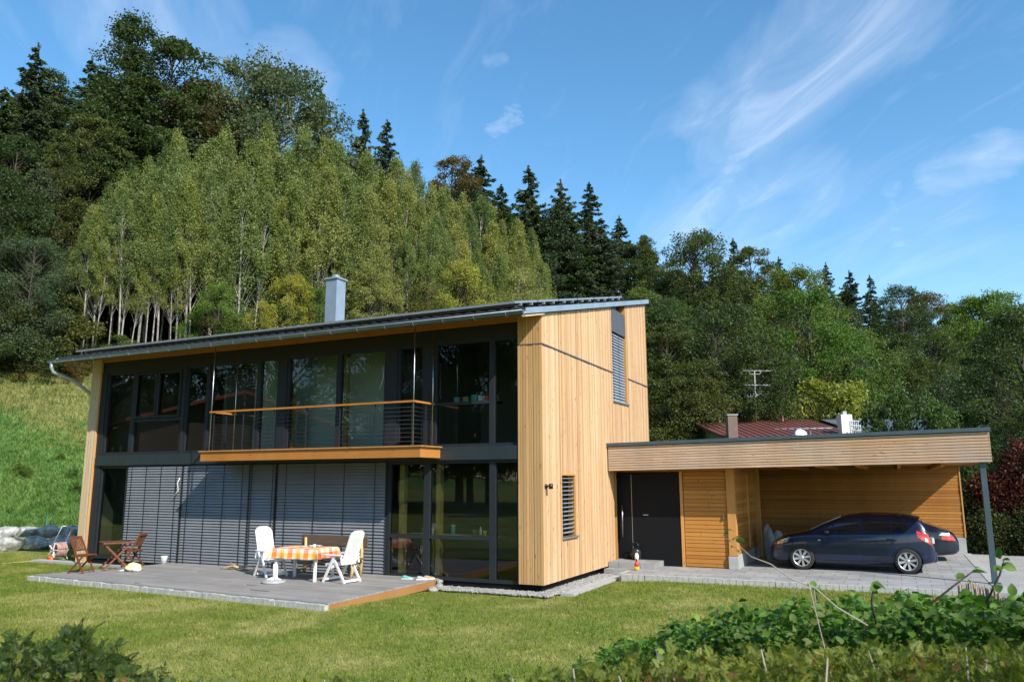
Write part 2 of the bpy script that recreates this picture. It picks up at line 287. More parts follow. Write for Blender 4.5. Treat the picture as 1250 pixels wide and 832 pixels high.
# ------------------------------------------------------------------ mesh helpers
class MB:
    def __init__(s): s.v = []; s.f = []; s.r = []; s.s = []; s.uv = None
    def add(s, vs, fs, rnd=None, smooth=False):
        o = len(s.v); s.v += [tuple(map(float, p)) for p in vs]; r = random.random() if rnd is None else rnd
        for f in fs: s.f.append(tuple(i+o for i in f)); s.r.append(r); s.s.append(smooth)
        return s
    def box(s, x0, x1, y0, y1, z0, z1, rnd=None, rot=None, piv=None):
        vs = [(x, y, z) for x in (x0, x1) for y in (y0, y1) for z in (z0, z1)]
        if rot is not None:
            e = Euler(rot).to_matrix(); p = Vector(piv or ((x0+x1)/2, (y0+y1)/2, (z0+z1)/2))
            vs = [tuple(e@(Vector(q)-p)+p) for q in vs]
        return s.add(vs, [(0, 1, 3, 2), (4, 6, 7, 5), (0, 4, 5, 1), (2, 3, 7, 6), (0, 2, 6, 4), (1, 5, 7, 3)], rnd)
    def hexa(s, bot, top, rnd=None):          # two quads
        return s.add(list(bot)+list(top), [(3, 2, 1, 0), (4, 5, 6, 7), (0, 1, 5, 4), (1, 2, 6, 5), (2, 3, 7, 6), (3, 0, 4, 7)], rnd)
    def bar(s, a, b, w, h, up=(0, 0, 1), rnd=None):      # rectangular stick a->b
        a, b, up = Vector(a), Vector(b), Vector(up); d = (b-a).normalized()
        if abs(d.dot(up)) > .98: up = Vector((0, 1, 0))
        x = d.cross(up).normalized()*w/2; y = x.cross(d).normalized()*h/2
        q = lambda c: [c-x-y, c+x-y, c+x+y, c-x+y]
        return s.hexa(q(a), q(b), rnd)
    def tube(s, pts, r, n=8, rnd=None, cap=True):
        pts = [Vector(p) for p in pts]; rr = r if isinstance(r, (list, tuple)) else [r]*len(pts)
        vs = []; fs = []; pv = None
        for i, p in enumerate(pts):
            d = (pts[min(i+1, len(pts)-1)]-pts[max(i-1, 0)]).normalized()
            if pv is None:
                u = Vector((0, 0, 1)) if abs(d.z) < .9 else Vector((1, 0, 0)); x = d.cross(u).normalized()
            else: x = (pv-d*pv.dot(d)).normalized()
            pv = x; y = d.cross(x)
            for k in range(n):
                t = 2*math.pi*k/n; vs.append(p+(x*math.cos(t)+y*math.sin(t))*rr[i])
        for i in range(len(pts)-1):
            for k in range(n): fs.append((i*n+k, i*n+(k+1) % n, (i+1)*n+(k+1) % n, (i+1)*n+k))
        if cap: fs += [tuple(range(n))[::-1], tuple(range((len(pts)-1)*n, len(pts)*n))]
        return s.add(vs, fs, rnd, True)
    def lathe(s, c, prof, n=20, axis='z', rnd=None, smooth=True, cap=True):
        vs = []; fs = []; c = Vector(c)
        for r, h in prof:
            for k in range(n):
                t = 2*math.pi*k/n; a, b = r*math.cos(t), r*math.sin(t)
                vs.append(c+(Vector((a, b, h)) if axis == 'z' else Vector((a, h, b)) if axis == 'y' else Vector((h, a, b))))
        for i in range(len(prof)-1):
            for k in range(n): fs.append((i*n+k, i*n+(k+1) % n, (i+1)*n+(k+1) % n, (i+1)*n+k))
        if cap and prof[0][0] > 1e-6: fs.append(tuple(range(n))[::-1])
        if cap and prof[-1][0] > 1e-6: fs.append(tuple(range((len(prof)-1)*n, len(prof)*n)))
        return s.add(vs, fs, rnd, smooth)
    def blob(s, c, r, seed=0, n=10, amp=.18, rnd=None, flat=1):
        rr = random.Random(seed); ph = [rr.uniform(0, 6.3) for _ in range(6)]; vs = []; fs = []
        rx, ry, rz = r if isinstance(r, tuple) else (r, r, r)
        for i in range(n+1):
            th = math.pi*i/n
            for k in range(2*n):
                a = math.pi*k/n; d = (math.sin(th)*math.cos(a), math.sin(th)*math.sin(a), math.cos(th))
                q = 1+amp*(math.sin(3*d[0]+ph[0])*math.cos(2.6*d[1]+ph[1])+.6*math.sin(5*d[2]+ph[2]+2*d[0])+.4*math.sin(7*d[1]+ph[3])*math.cos(6*d[0]+ph[4]))
                vs.append((c[0]+rx*q*d[0], c[1]+ry*q*d[1], c[2]+rz*q*d[2]))
        for i in range(n):
            for k in range(2*n): fs.append((i*2*n+k, (i+1)*2*n+k, (i+1)*2*n+(k+1) % (2*n), i*2*n+(k+1) % (2*n)))
        return s.add(vs, fs, rnd, True)
    def build(s, name, m, parent=None, bevel=0):
        me = bpy.data.meshes.new(name); me.from_pydata(s.v, [], s.f); me.validate()
        if len(me.polygons) == len(s.f):
            me.polygons.foreach_set('use_smooth', s.s)
            a = me.attributes.new('rnd', 'FLOAT', 'FACE'); a.data.foreach_set('value', s.r)
            if s.uv is not None:
                ul = me.uv_layers.new(name='UVMap')
                for lp in me.loops: ul.data[lp.index].uv = s.uv[lp.vertex_index]
        me.materials.append(m if not isinstance(m, str) else M[m])
        o = bpy.data.objects.new(name, me); COL.objects.link(o)
        if parent: attach(o, parent)
        if bevel:
            b = o.modifiers.new('bevel', 'BEVEL'); b.width = bevel; b.segments = 2; b.limit_method = 'ANGLE'; b.angle_limit = R(40)
        return o
def empty(name, loc=(0, 0, 0), rz=0, local=False):
    o = bpy.data.objects.new(name, None); COL.objects.link(o); o.location = loc; o.rotation_euler = (0, 0, rz); o.empty_display_size = .3
    if local: LOCAL.add(o.name)
    return o
LOCAL = set()
def attach(o, parent):
    o.parent = parent
    if parent.parent is None and parent.name not in LOCAL: o.matrix_parent_inverse = Matrix.Translation(-Vector(parent.location))
def tag(o, label=None, cat=None, group=None, kind=None):
    if label: o['label'] = label
    if cat: o['category'] = cat
    if group: o['group'] = group
    if kind: o['kind'] = kind
    return o
def kids(o): return [c for c in bpy.data.objects if c.parent == o]
def copy_tree(o, parent=None, cache={}):
    c = o.copy(); COL.objects.link(c)
    if parent: c.parent = parent
    if o.name in LOCAL: LOCAL.add(c.name)
    for ch in KIDS.get(o.name) or KIDS.setdefault(o.name, kids(o)): copy_tree(ch, c)
    return c
KIDS = {}
def npmesh(name, V, F4, rnd, m, parent=None, smooth=False):
    me = bpy.data.meshes.new(name); nv, nf, k = len(V), len(F4), F4.shape[1]
    me.vertices.add(nv); me.vertices.foreach_set('co', V.astype(np.float32).ravel())
    me.loops.add(nf*k); me.loops.foreach_set('vertex_index', F4.astype(np.int32).ravel())
    me.polygons.add(nf); me.polygons.foreach_set('loop_start', np.arange(0, nf*k, k, dtype=np.int32)); me.polygons.foreach_set('loop_total', np.full(nf, k, dtype=np.int32))
    me.update(calc_edges=True); a = me.attributes.new('rnd', 'FLOAT', 'FACE'); a.data.foreach_set('value', np.asarray(rnd, dtype=np.float32))
    if smooth: me.polygons.foreach_set('use_smooth', np.ones(nf, dtype=bool))
    me.materials.append(m); o = bpy.data.objects.new(name, me); COL.objects.link(o)
    if parent: attach(o, parent)
    return o

def boards(mb, plane, c, a0, a1, b0f, b1f, sgn, wr=(.05, .095), th=.02, gap=.010, holes=(), splits=(), along='z', rndlo=0, rndhi=1):
    """vertical (along='z': a is horizontal) or horizontal boards on plane x=c or y=c; b0f/b1f give the ends as functions of a"""
    a = a0
    edges = sorted({h[0] for h in holes} | {h[1] for h in holes})
    while a < a1-.004:
        w = U(*wr); e = min(a+w, a1)
        for q in edges:
            if a+.01 < q < e+.02: e = q; break
        if a1-e < .03: e = a1
        mid = (a+e)/2; segs = [(b0f(mid), b1f(mid))]; r = U(rndlo, rndhi)
        for h in holes:
            if h[0] < mid < h[1]:
                ns = []
                for s0, s1 in segs:
                    if h[2] > s0: ns.append((s0, min(h[2], s1)))
                    if h[3] < s1: ns.append((max(h[3], s0), s1))
                segs = [q for q in ns if q[1]-q[0] > .01]
        for sp in splits:
            z = sp(mid); ns = []
            for s0, s1 in segs:
                if s0 < z-.02 and z+.02 < s1: ns += [(s0, z-.012), (z+.012, s1)]
                else: ns.append((s0, s1))
            segs = ns
        if random.random() < .4:
            z = U(.1, .9)*(b1f(mid)-b0f(mid))+b0f(mid); ns = []
            for s0, s1 in segs:
                if s0+.3 < z < s1-.3: ns += [(s0, z-.003), (z+.003, s1)]
                else: ns.append((s0, s1))
            segs = ns
        d = th+U(-.008, .006)
        for s0, s1 in segs:
            dt = b1f(e)-b1f(a) if abs(s1-b1f(mid)) < 1e-6 else 0
            g = gap/2; lo, hi = sorted((c, c+sgn*d))
            if plane == 'x':
                P = lambda aa, bb, cc: (cc, aa, bb) if along == 'z' else (cc, bb, aa)
            else:
                P = lambda aa, bb, cc: (aa, cc, bb) if along == 'z' else (bb, cc, aa)
            mb.hexa([P(a+g, s0, lo), P(e-g, s0, lo), P(e-g, s0, hi), P(a+g, s0, hi)], [P(a+g, s1-dt/2, lo), P(e-g, s1+dt/2, lo), P(e-g, s1+dt/2, hi), P(a+g, s1-dt/2, hi)], r)
        a = e
K = lambda v: (lambda a: v)

# ================================================================== GROUND
gx = np.concatenate([np.linspace(-1500, -170, 12), np.linspace(-150, -45, 50), np.linspace(-44, 30, 160), np.linspace(32, 150, 36), np.linspace(170, 1500, 12)])
gy = np.concatenate([np.linspace(-1500, -110, 12), np.linspace(-100, -22, 16), np.linspace(-20, 45, 140), np.linspace(46, 260, 90), np.linspace(280, 1800, 14)])
X, Y = np.meshgrid(gx, gy, indexing='ij'); Z = ground(X, Y)
V = np.stack([X, Y, Z], -1).reshape(-1, 3); nx, ny = len(gx), len(gy)
I = np.arange(nx*ny).reshape(nx, ny); F = np.stack([I[:-1, :-1], I[1:, :-1], I[1:, 1:], I[:-1, 1:]], -1).reshape(-1, 4)
tag(npmesh('ground', V, F, np.zeros(len(F)), M['ground'], smooth=True), kind='structure')

# paved yard under the carport, drive and paths
mb = MB(); mb.box(.8, 9.0, 3.16, 12.7, -.35, 0); mb.box(0.02, .8, 3.95, 5.28, -.35, 0); mb.build('paved_yard', 'paving').__setitem__('kind', 'structure')
mb = MB(); mb.box(9.22, 26, 2.5, 16, -.3, -.012); mb.build('gravel_drive', 'drive')['kind'] = 'structure'
mb = MB(); mb.box(9.0, 9.22, 3.0, 12.7, -.3, .012); mb.build('kerb_strip', 'concrete')['kind'] = 'structure'
# granite edging of the path
mb = MB(); x = .8
while x < 9.0:
    w = U(.13, .19); mb.box(x+.004, x+w-.004, 3.02+U(-.008, .008), 3.16, -.3, .004+U(-.008, .006)); x += w
y = 3.16
while y < 3.9: mb.box(.68, .8, y+.004, y+.15, -.3, .0); y += .155
mb.build('path_edging', 'kerb')['kind'] = 'structure'
mb = MB(); mb.box(.02, 1.3, 4.35, 5.28, .004, .15); mb.build('entrance_step', 'paving')['kind'] = 'structure'
# slabs beside the gable and in front of the left glazing
mb = MB(); mb.box(.30, .62, .2, 3.9, -.3, -.145); mb.build('garden_path', 'concrete')['kind'] = 'structure'
mb = MB(); mb.box(-18.1, -11.75, .0, .34, -.3, -.13); mb.build('house_apron', 'concrete')['kind'] = 'structure'
# white pebbles along the plinth
def pebbles(name, x0, x1, y0, y1, n, z, r=(.02, .045), seed=1):
    rs = np.random.RandomState(seed); P = np.stack([rs.uniform(x0, x1, n), rs.uniform(y0, y1, n), z+rs.uniform(0, .03, n)], -1)
    ov = np.array([(1, 0, 0), (-1, 0, 0), (0, 1, 0), (0, -1, 0), (0, 0, 1), (0, 0, -1)], float)
    of = np.array([(0, 2, 4), (2, 1, 4), (1, 3, 4), (3, 0, 4), (2, 0, 5), (1, 2, 5), (3, 1, 5), (0, 3, 5)])
    rr = rs.uniform(*r, (n, 1, 3))*np.array([1, 1, .75]); V = (P[:, None]+ov[None]*rr); F = of[None]+np.arange(n)[:, None, None]*6
    o = npmesh(name, V.reshape(-1, 3), F.reshape(-1, 3), rs.rand(n*8), M['gravel'], smooth=True); o['kind'] = 'stuff'; return o
pebbles('white_gravel', -2.6, .28, -.42, .1, 2600, -.16)
pebbles('white_gravel', -.12, .30, .1, 3.9, 2300, -.16, seed=2)
pebbles('white_gravel', .62, .80, 3.3, 4.3, 200, -.12, seed=3)

# lawn blades
def blades(name, n, sampler, hgt, wid, m, seed):
    rs = np.random.RandomState(seed); P = sampler(rs, n); n = len(P)
    a = rs.uniform(0, 6.283, n); lean = rs.normal(0, .45, (n, 2)); h = hgt*rs.uniform(.5, 1.3, n); w = wid*rs.uniform(.6, 1.3, n)
    dx = np.stack([np.cos(a)*w, np.sin(a)*w, 0*a], -1); tip = np.stack([lean[:, 0]*h, lean[:, 1]*h, h], -1)
    V = np.stack([P-dx, P+dx, P+tip], 1).reshape(-1, 3); F = np.arange(3*n).reshape(-1, 3)
    o = npmesh(name, V, F, rs.rand(n), m); tag(o, kind='stuff'); return o
def lawn(rs, n):
    d = 4+30*rs.rand(n)**.85; px = rs.uniform(-40, 1290, n); dirs = FW[None]*1.0+R2[None]*((px-625)/FPX)[:, None]-U2[None]*(170/FPX)
    dirs[:, 2] = 0; dirs /= np.linalg.norm(dirs, axis=1)[:, None]; x = CAM[0]+dirs[:, 0]*d; y = CAM[1]+dirs[:, 1]*d
    deckf = -3.62-.0715*(x+12.5)
    ok = (hill_s(x, y) < 21.0) & ~((x > -12.55) & (x < -2.6) & (y > deckf-.1)) & ~((x > -16) & (x < .63) & (y > .0)) & ~((x > -2.6) & (x < .3) & (y > -.45)) & ~((x > .6) & (y > 3.0)) & ~((x > -18.1) & (x < -11.7) & (y > -.02) & (y < .36))
    ok2 = (x <= -11.7) & (x > -12.6) & (y > -3.4) & (y < 0) & (x < -12.56+(y+3.5)*.25)
    ok = ok | (ok2 & ~((y > -.02)))
    x, y = x[ok], y[ok]; return np.stack([x, y, ground(x, y)], -1)
blades('lawn_grass', 480000, lawn, .05, .0065, M['blades'], 3)
def meadow(rs, n):
    px = rs.uniform(-120, 250, n); t = rs.uniform(30, 66, n)**1; dirs = FW[None]+R2[None]*((px-625)/FPX)[:, None]-U2[None]*(170/FPX)
    dirs[:, 2] = 0; dirs /= np.linalg.norm(dirs, axis=1)[:, None]; x = CAM[0]+dirs[:, 0]*t; y = CAM[1]+dirs[:, 1]*t
    s = hill_s(x, y); ok = (s > 22) & (s < 44); x, y = x[ok], y[ok]; return np.stack([x, y, ground(x, y)], -1)
blades('meadow_grass', 90000, meadow, .20, .022, M['tufts'], 4)

rs = np.random.RandomState(55); n = 420; x = rs.uniform(-14, 9, n); y = rs.uniform(-11, 2.5, n); ok = ~((x > -12.7) & (x < -2.5) & (y > -4.4)) & ~((x < .9) & (y > -.5)); x, y = x[ok], y[ok]; n = len(x)
a = rs.uniform(0, 6.28, n); P = np.stack([x, y, ground(x, y)+.045], -1); d = np.stack([np.cos(a), np.sin(a), rs.normal(0, .3, n)], -1)*.022; e = np.stack([-np.sin(a), np.cos(a), rs.normal(0, .3, n)], -1)*.014
M['fallen'] = plain('fallen leaf', (.30, .20, .07), .7, 0, .5, 1)
tag(npmesh('fallen_leaves', np.stack([P-d, P+e, P+d, P-e], 1).reshape(-1, 3), np.arange(4*n).reshape(-1, 4), rs.rand(n), M['fallen']), kind='stuff')

# ================================================================== HOUSE
H = empty('house', (-8, 4.4, -.2)); tag(H, 'two storey larch clad house with dark glazed front and balcony under a mono pitch roof', 'house')
XL, D = -15.92, 8.79
ztop = lambda y: 6.262+.2264*y
rib = lambda y: 5.52-.012*y
# gable wall (core with window openings, boards in front)
core = MB(); TW = (5.15, 6.60, 4.63, 9); SW = (1.12, 2.04, 1.0, 2.50)
def wedge(y0, y1, z0, x0=-.30, x1=-.022): core.hexa([(x0, y0, z0), (x1, y0, z0), (x1, y1, z0), (x0, y1, z0)], [(x0, y0, ztop(y0)-.01), (x1, y0, ztop(y0)-.01), (x1, y1, ztop(y1)-.01), (x0, y1, ztop(y1)-.01)])
wedge(.02, SW[0], .05); wedge(SW[0], SW[1], SW[3]); core.box(-.3, -.022, SW[0], SW[1], .05, SW[2]); wedge(SW[1], 5.0, .05); wedge(5.0, TW[0], 2.7)
core.box(-.3, -.022, TW[0], TW[1], 2.7, TW[2]); wedge(TW[1], D, 2.7); core.box(-.3, -.022, 5.3, D, 0, 2.7)
core.build('gable_core', 'beam_v', H)
gb = MB()
boards(gb, 'x', -.022, .0, D, lambda a: .03 if a < 5.02 else 2.9, ztop, 1, holes=[SW, TW, (5.02, D, 0, 2.9)], splits=[rib])
cl = gb.build('cladding', 'larch_v', H)
mb = MB(); mb.bar((.008, -.02, rib(0)), (.008, TW[0], rib(TW[0])), .03, .03); mb.bar((.008, TW[1]+.06, rib(TW[1])), (.008, D, rib(D)), .03, .03)
mb.bar((-.62, -.012, 5.53), (.0, -.012, 5.52), .03, .03, (0, 0, 1)); mb.build('flashing', 'greypanel', cl)
# fin right : front face and inner side
fb = MB(); boards(fb, 'y', .0, -.632, -.0, K(.03), K(6.24), -1, wr=(.055, .08), splits=[K(5.525)], rndlo=0, rndhi=.45)
fb.build('fin_cladding', 'larch_f', H)
mb = MB(); mb.box(-.632, -.30, .0, .42, .03, 6.24); mb.box(-.30, -.022, 0, .02, .03, 6.24); mb.build('fin_core', 'beam_v', H)
# left fin
fb = MB(); boards(fb, 'y', .0, XL, XL+.42, K(-.12), K(6.22), -1, wr=(.045, .075)); fb.build('fin_cladding', 'pale_v', H)
mb = MB(); mb.box(XL+.03, XL+.42, .0, .45, -.12, 6.22); mb.build('fin_core', 'beam_v', H)
lb = MB(); boards(lb, 'x', XL+.02, .0, D, K(-.12), ztop, -1); lb.build('cladding', 'larch_v', H)
rb = MB(); boards(rb, 'y', D-.02, XL, 0, K(.0), K(ztop(D)-.05), 1); rb.build('cladding', 'larch_v', H)
# plinth
mb = MB(); mb.box(XL+.1, -.14, .16, D-.2, -.4, .0); mb.box(-.32, -.14, .16, 5.2, -.001, .06); mb.build('plinth', 'panel', H)
# floors, interior walls
mb = MB(); mb.box(XL+.3, -.32, .5, D-.1, -.02, .0); mb.box(XL+.3, -.32, .5, D-.1, 2.86, 3.1); mb.build('floor_slab', 'room_floor', H)
mb = MB(); mb.box(XL+.3, -.32, 5.2, 5.3, 0, 6.9); mb.box(XL+.3, XL+.4, .5, 5.2, 0, 6.3); mb.box(-.42, -.32, .5, 5.2, 0, 6.3); mb.box(-10.7, -10.6, .6, 5.2, 3.1, 6.4); mb.box(-4.5, -4.4, .6, 5.2, 3.1, 6.4)
mb.build('interior_wall', 'room', H)
mb = MB(); mb.box(-10.55, -4.55, 1.7, 1.8, 3.1, 6.55); mb.box(-8.45, -8.35, 1.2, 1.69, 3.1, 6.3); mb.build('interior_wall', 'room_pale', H)
mb = MB()
for x in (-9.4, -7.4, -5.4): mb.bar((x, .45, 6.18), (x, 5.1, 7.2), .09, .2)
mb.build('rafter', 'beam', H)
for q in ((-4.16, -4.02, .34, .50, .02, 2.83), (-3.07, -2.95, .34, .50, .02, 2.83), (-6.02, -5.92, .34, .46, 3.12, 5.75), (-7.86, -7.78, .34, .46, 3.12, 5.75)): mb = MB(); mb.box(*q); mb.build('timber_post', 'yellow_post', H)
mb = MB(); mb.box(-4.1, -1.4, .32, .85, .99, 1.03); mb.build('worktop', 'plaster', H)

# front glazing --------------------------------------------------------
GY = .14                                            # glass plane
def glazing(name, x0, x1, z0, z1, fr=.07, sash=None, glass=True, trans=()):
    f = MB(); y0, y1 = GY-.06, GY+.08
    f.box(x0, x0+fr, y0, y1, z0, z1); f.box(x1-fr, x1, y0, y1, z0, z1); f.box(x0+fr, x1-fr, y0+.002, y1, z0, z0+fr); f.box(x0+fr, x1-fr, y0+.002, y1, z1-fr, z1)
    for t in trans: f.box(x0+fr, x1-fr, y0+.004, y1, t-fr/2, t+fr/2)
    w = f.build(name, 'frame', H)
    g = MB(); g.add([(x0+fr-.01, GY, z0+fr-.01), (x1-fr+.01, GY, z0+fr-.01), (x1-fr+.01, GY, z1-fr+.01), (x0+fr-.01, GY, z1-fr+.01)], [(0, 1, 2, 3)])
    g.build('pane', 'glass', w)
    return w
# upper row
ZU0, ZU1 = 3.16, 5.78
glazing('window', -15.25, -13.98, ZU0, ZU1, .09)
w = glazing('window', -13.98, -11.82, ZU0, ZU1, .08, trans=(4.20,))
s = MB()
for a, b in ((-13.88, -12.96), (-12.92, -11.92)):
    s.box(a, a+.07, .05, .08, 4.26, 5.68); s.box(b-.07, b, .05, .08, 4.26, 5.68); s.box(a+.07, b-.07, .052, .08, 4.26, 4.33); s.box(a+.07, b-.07, .052, .08, 5.61, 5.68)
s.box(-12.97, -12.90, .06, .2, 4.24, 5.70); s.build('sash', 'frame', w)
glazing('window', -11.72, -10.80, ZU0, ZU1, .08)
glazing('window', -10.72, -8.85, ZU0, ZU1, .07)
glazing('window', -8.85, -8.10, ZU0, ZU1, .06)
glazing('window', -7.80, -6.02, ZU0, ZU1, .07)
glazing('window', -6.02, -4.46, ZU0, ZU1, .07)
glazing('window', -4.12, -3.30, ZU0, ZU1, .07)
glazing('window', -3.02, -1.38, ZU0, ZU1, .07, trans=(4.22,))
glazing('window', -1.38, -.63, ZU0, ZU1, .07)
# lower row
glazing('window', -15.25, -13.95, .03, 2.84, .09)
glazing('window', -4.36, -3.18, .0, 2.84, .09, trans=(1.0,))
glazing('window', -3.18, -1.36, .0, 2.84, .08, trans=(1.0,))
glazing('window', -1.36, -.63, .0, 2.84, .08)
mb = MB()
for a, b in ((-15.5, -15.25), (-11.82, -11.72), (-10.80, -10.72), (-8.10, -7.80), (-4.46, -4.12), (-3.30, -3.02)): mb.box(a, b, .05, .24, ZU0, ZU1)
mb.box(-15.5, -15.25, .05, .24, 0, 2.84); mb.box(-15.5, -.632, .07, .3, 5.78, 6.12); mb.build('facade_panel', 'frame', H)
mb = MB(); mb.box(-15.5, -.632, .04, .3, 6.122, 6.25); mb.build('wall_plate', 'beam', H)
mb = MB(); mb.box(-15.42, -8.0, .0, .3, 2.84, 3.16); mb.box(-7.994, -.634, .0, .3, 2.84, 3.16); mb.build('floor_band', 'band', H)
mb = MB(); mb.box(-15.5, -.632, .12, .3, -.2, .0); mb.build('threshold', 'panel', H)
# dark back shutter box behind the blinds
mb = MB(); mb.box(-13.95, -4.36, .17, .22, 0, 2.84); mb.build('blind_backing', 'panel', H)
# external blinds
def blind(x0, x1, z0, z1, y=.06, pitch=.078, m='blind', axis='y', cords=4, tilt=1.0, pw=.094):
    b = MB(); z = z1-.02; yy = y
    while z > z0+.01:
        dz = math.sin(tilt)*pw/2; dy = math.cos(tilt)*pw/2; tt = U(-.004, .004)
        pts = []
        for q in (-1, -.33, .33, 1):
            pts.append((yy+q*dy, z-pw*.5+q*dz+tt, (1-q*q)*.006))
        vs = []; fs = []
        for (py, pz, bo) in pts:
            if axis == 'y': vs += [(x0, py-bo, pz+bo), (x1, py-bo, pz+bo)]
            else: vs += [(-(py-bo)+2*yy, x0, pz+bo), (-(py-bo)+2*yy, x1, pz+bo)]
        for i in range(3): fs.append((2*i, 2*i+1, 2*i+3, 2*i+2))
        b.add(vs, fs, U(0, 1), True); z -= pitch
    bo = b.build('blind', m, H)
    c = MB(); n = cords
    for i in range(n):
        a = x0+(x1-x0)*(.09+.82*i/(max(1, n-1)))
        if axis == 'y': c.box(a-.009, a+.009, yy-.045, yy-.04, z0, z1)
        else: c.box(yy+.04, yy+.045, a-.006, a+.006, z0, z1)
    c.build('ladder_cord', 'trim', bo)
    for a in (x0, x1):
        if axis == 'y': g = MB(); g.box(a-.02, a+.015, yy-.02, yy+.03, z0-.01, z1); g.build('guide_rail', 'frame', bo)
    return bo
blind(-13.92, -11.60, .03, 2.84); blind(-11.54, -8.98, .03, 2.84); blind(-8.94, -8.02, .07, 2.84, cords=2); blind(-7.95, -4.38, .07, 2.84)
mb = MB(); mb.tube([(-11.60, -.03, 2.45), (-11.66, -.05, 2.3), (-11.62, -.04, 2.1), (-11.75, -.06, 1.93)], .012, 6); mb.build('loose_strap', 'white', H)
# door handle on the balcony door
mb = MB(); mb.tube([(-4.55, .03, 5.3), (-4.52, .02, 5.0), (-4.6, .02, 4.75), (-4.63, .02, 4.68)], .012, 6); mb.build('cord', 'grey_plastic', H)

# tall gable window and small gable window
mb = MB(); mb.box(-.02, .006, TW[0]+.005, TW[1]-.1, 6.72, ztop(5.2)-.02); mb.box(-.24, -.20, TW[0], TW[1], 4.6, 7.6); t = mb.build('tall_window', 'greypanel', H)
mb = MB(); mb.box(-.2, .006, TW[1]-.1, TW[1], 4.66, 7.72); mb.box(-.2, -.022, TW[0], TW[0]+.03, 4.66, 7.4); mb.build('reveal', 'beam_v', t)
mb = MB(); mb.box(-.2, .05, TW[0]-.02, TW[1]+.02, 4.60, 4.64); mb.build('sill', 'alu', t)
b = blind(TW[0]+.04, TW[1]-.12, 4.66, 6.72, y=-.05, axis='x', cords=3, pitch=.085, m='blind_pale'); 
mb = MB(); mb.box(-.26, -.22, SW[0], SW[1], .9, 2.6); t = mb.build('small_window', 'frame', H)
mb = MB(); mb.box(-.2, .003, SW[1]-.05, SW[1], 1.0, 2.5); mb.box(-.2, .003, SW[0], SW[1]-.052, 2.46, 2.5); mb.build('reveal', 'beam_v', t)
mb = MB(); mb.box(-.2, .06, SW[0]-.03, SW[1]+.03, .96, 1.0); mb.build('sill', 'alu', t)
blind(SW[0]+.03, SW[1]-.06, 1.02, 2.46, y=-.06, axis='x', cords=2, pitch=.1, m='blind_pale', tilt=.25, pw=.09)
# wall lamp
mb = MB(); mb.lathe((0.0, .12, 2.21), [(.0, 0), (.055, 0), (.055, .03), (.0, .03)], 14, 'x'); mb.lathe((.03, .12, 2.21), [(.018, 0), (.018, .10)], 10, 'x'); mb.lathe((.13, .12, 2.15), [(.0, 0), (.05, .0), (.05, .12), (0, .12)], 14); mb.build('wall_lamp', 'trim', H)

# roof -----------------------------------------------------------------
rt = lambda y: 6.416+.2264*y
XR0, XR1, YE, YB = XL-.26, .10, -1.10, 8.95
mb = MB(); mb.hexa([(XR0+.02, YE+.02, rt(YE)-.16), (XR1-.03, YE+.02, rt(YE)-.16), (XR1-.03, YB, rt(YB)-.16), (XR0+.02, YB, rt(YB)-.16)], [(XR0+.02, YE+.02, rt(YE)-.03), (XR1-.03, YE+.02, rt(YE)-.03), (XR1-.03, YB, rt(YB)-.03), (XR0+.02, YB, rt(YB)-.03)])
roof = mb.build('roof', 'panel', H)
# soffit boards + rafters tails
mb = MB(); x = XR0+.1
while x < XR1-.06:
    w = min(.14, XR1-.05-x); mb.hexa([(x, YE+.06, rt(YE+.06)-.19), (x+w-.006, YE+.06, rt(YE+.06)-.19), (x+w-.006, .05, rt(.05)-.19), (x, .05, rt(.05)-.19)], [(x, YE+.06, rt(YE+.06)-.162), (x+w-.006, YE+.06, rt(YE+.06)-.162), (x+w-.006, .05, rt(.05)-.162), (x, .05, rt(.05)-.162)]); x += w
mb.build('soffit', 'beam', roof)
mb = MB(); mb.hexa([(XR1-.028, YE, rt(YE)-.14), (XR1, YE, rt(YE)-.14), (XR1, YB, rt(YB)-.14), (XR1-.028, YB, rt(YB)-.14)], [(XR1-.028, YE, rt(YE)), (XR1, YE, rt(YE)), (XR1, YB, rt(YB)), (XR1-.028, YB, rt(YB))])
mb.build('verge_trim', 'zinc2', roof); mb = MB()
mb.hexa([(XR0-.0, YE, rt(YE)-.14), (XR0+.02, YE, rt(YE)-.14), (XR0+.02, YB, rt(YB)-.14), (XR0, YB, rt(YB)-.14)], [(XR0, YE, rt(YE)), (XR0+.02, YE, rt(YE)), (XR0+.02, YB, rt(YB)), (XR0, YB, rt(YB))])
mb.build('verge_trim', 'zinc2', roof)
mb = MB(); mb.hexa([(XR1-.12, YE+.02, rt(YE)-.20), (XR1-.03, YE+.02, rt(YE)-.20), (XR1-.03, .0, rt(0)-.20), (XR1-.12, .0, rt(0)-.20)], [(XR1-.12, YE+.02, rt(YE)-.162), (XR1-.03, YE+.02, rt(YE)-.162), (XR1-.03, 0, rt(0)-.162), (XR1-.12, 0, rt(0)-.162)]); mb.build('verge_board', 'larch_v', roof)
# corrugated tiles
vs = []; fs = []; xs = np.arange(XR0+.03, XR1-.05, .055); ys = [YE+.06]+list(np.arange(YE+.4, YB, .35))
mb = MB()
for j in range(len(ys)-1):
    o = len(vs)
    for k in (0, 1):
        yy = ys[j+k]; up = .035 if k == 0 else .008
        for x in xs: vs.append((x, yy, rt(yy)-.02+up+.022*math.sin(x*2*math.pi/.30)))
    n = len(xs)
    for x_ in xs: vs.append((x_, ys[j], rt(ys[j])-.03))
    for i in range(n-1): fs += [(o+i, o+i+1, o+n+i+1, o+n+i), (o+2*n+i, o+2*n+i+1, o+i+1, o+i)]
mb.add(vs, fs, .5, False); mb.build('roof_tile', 'tile', roof)
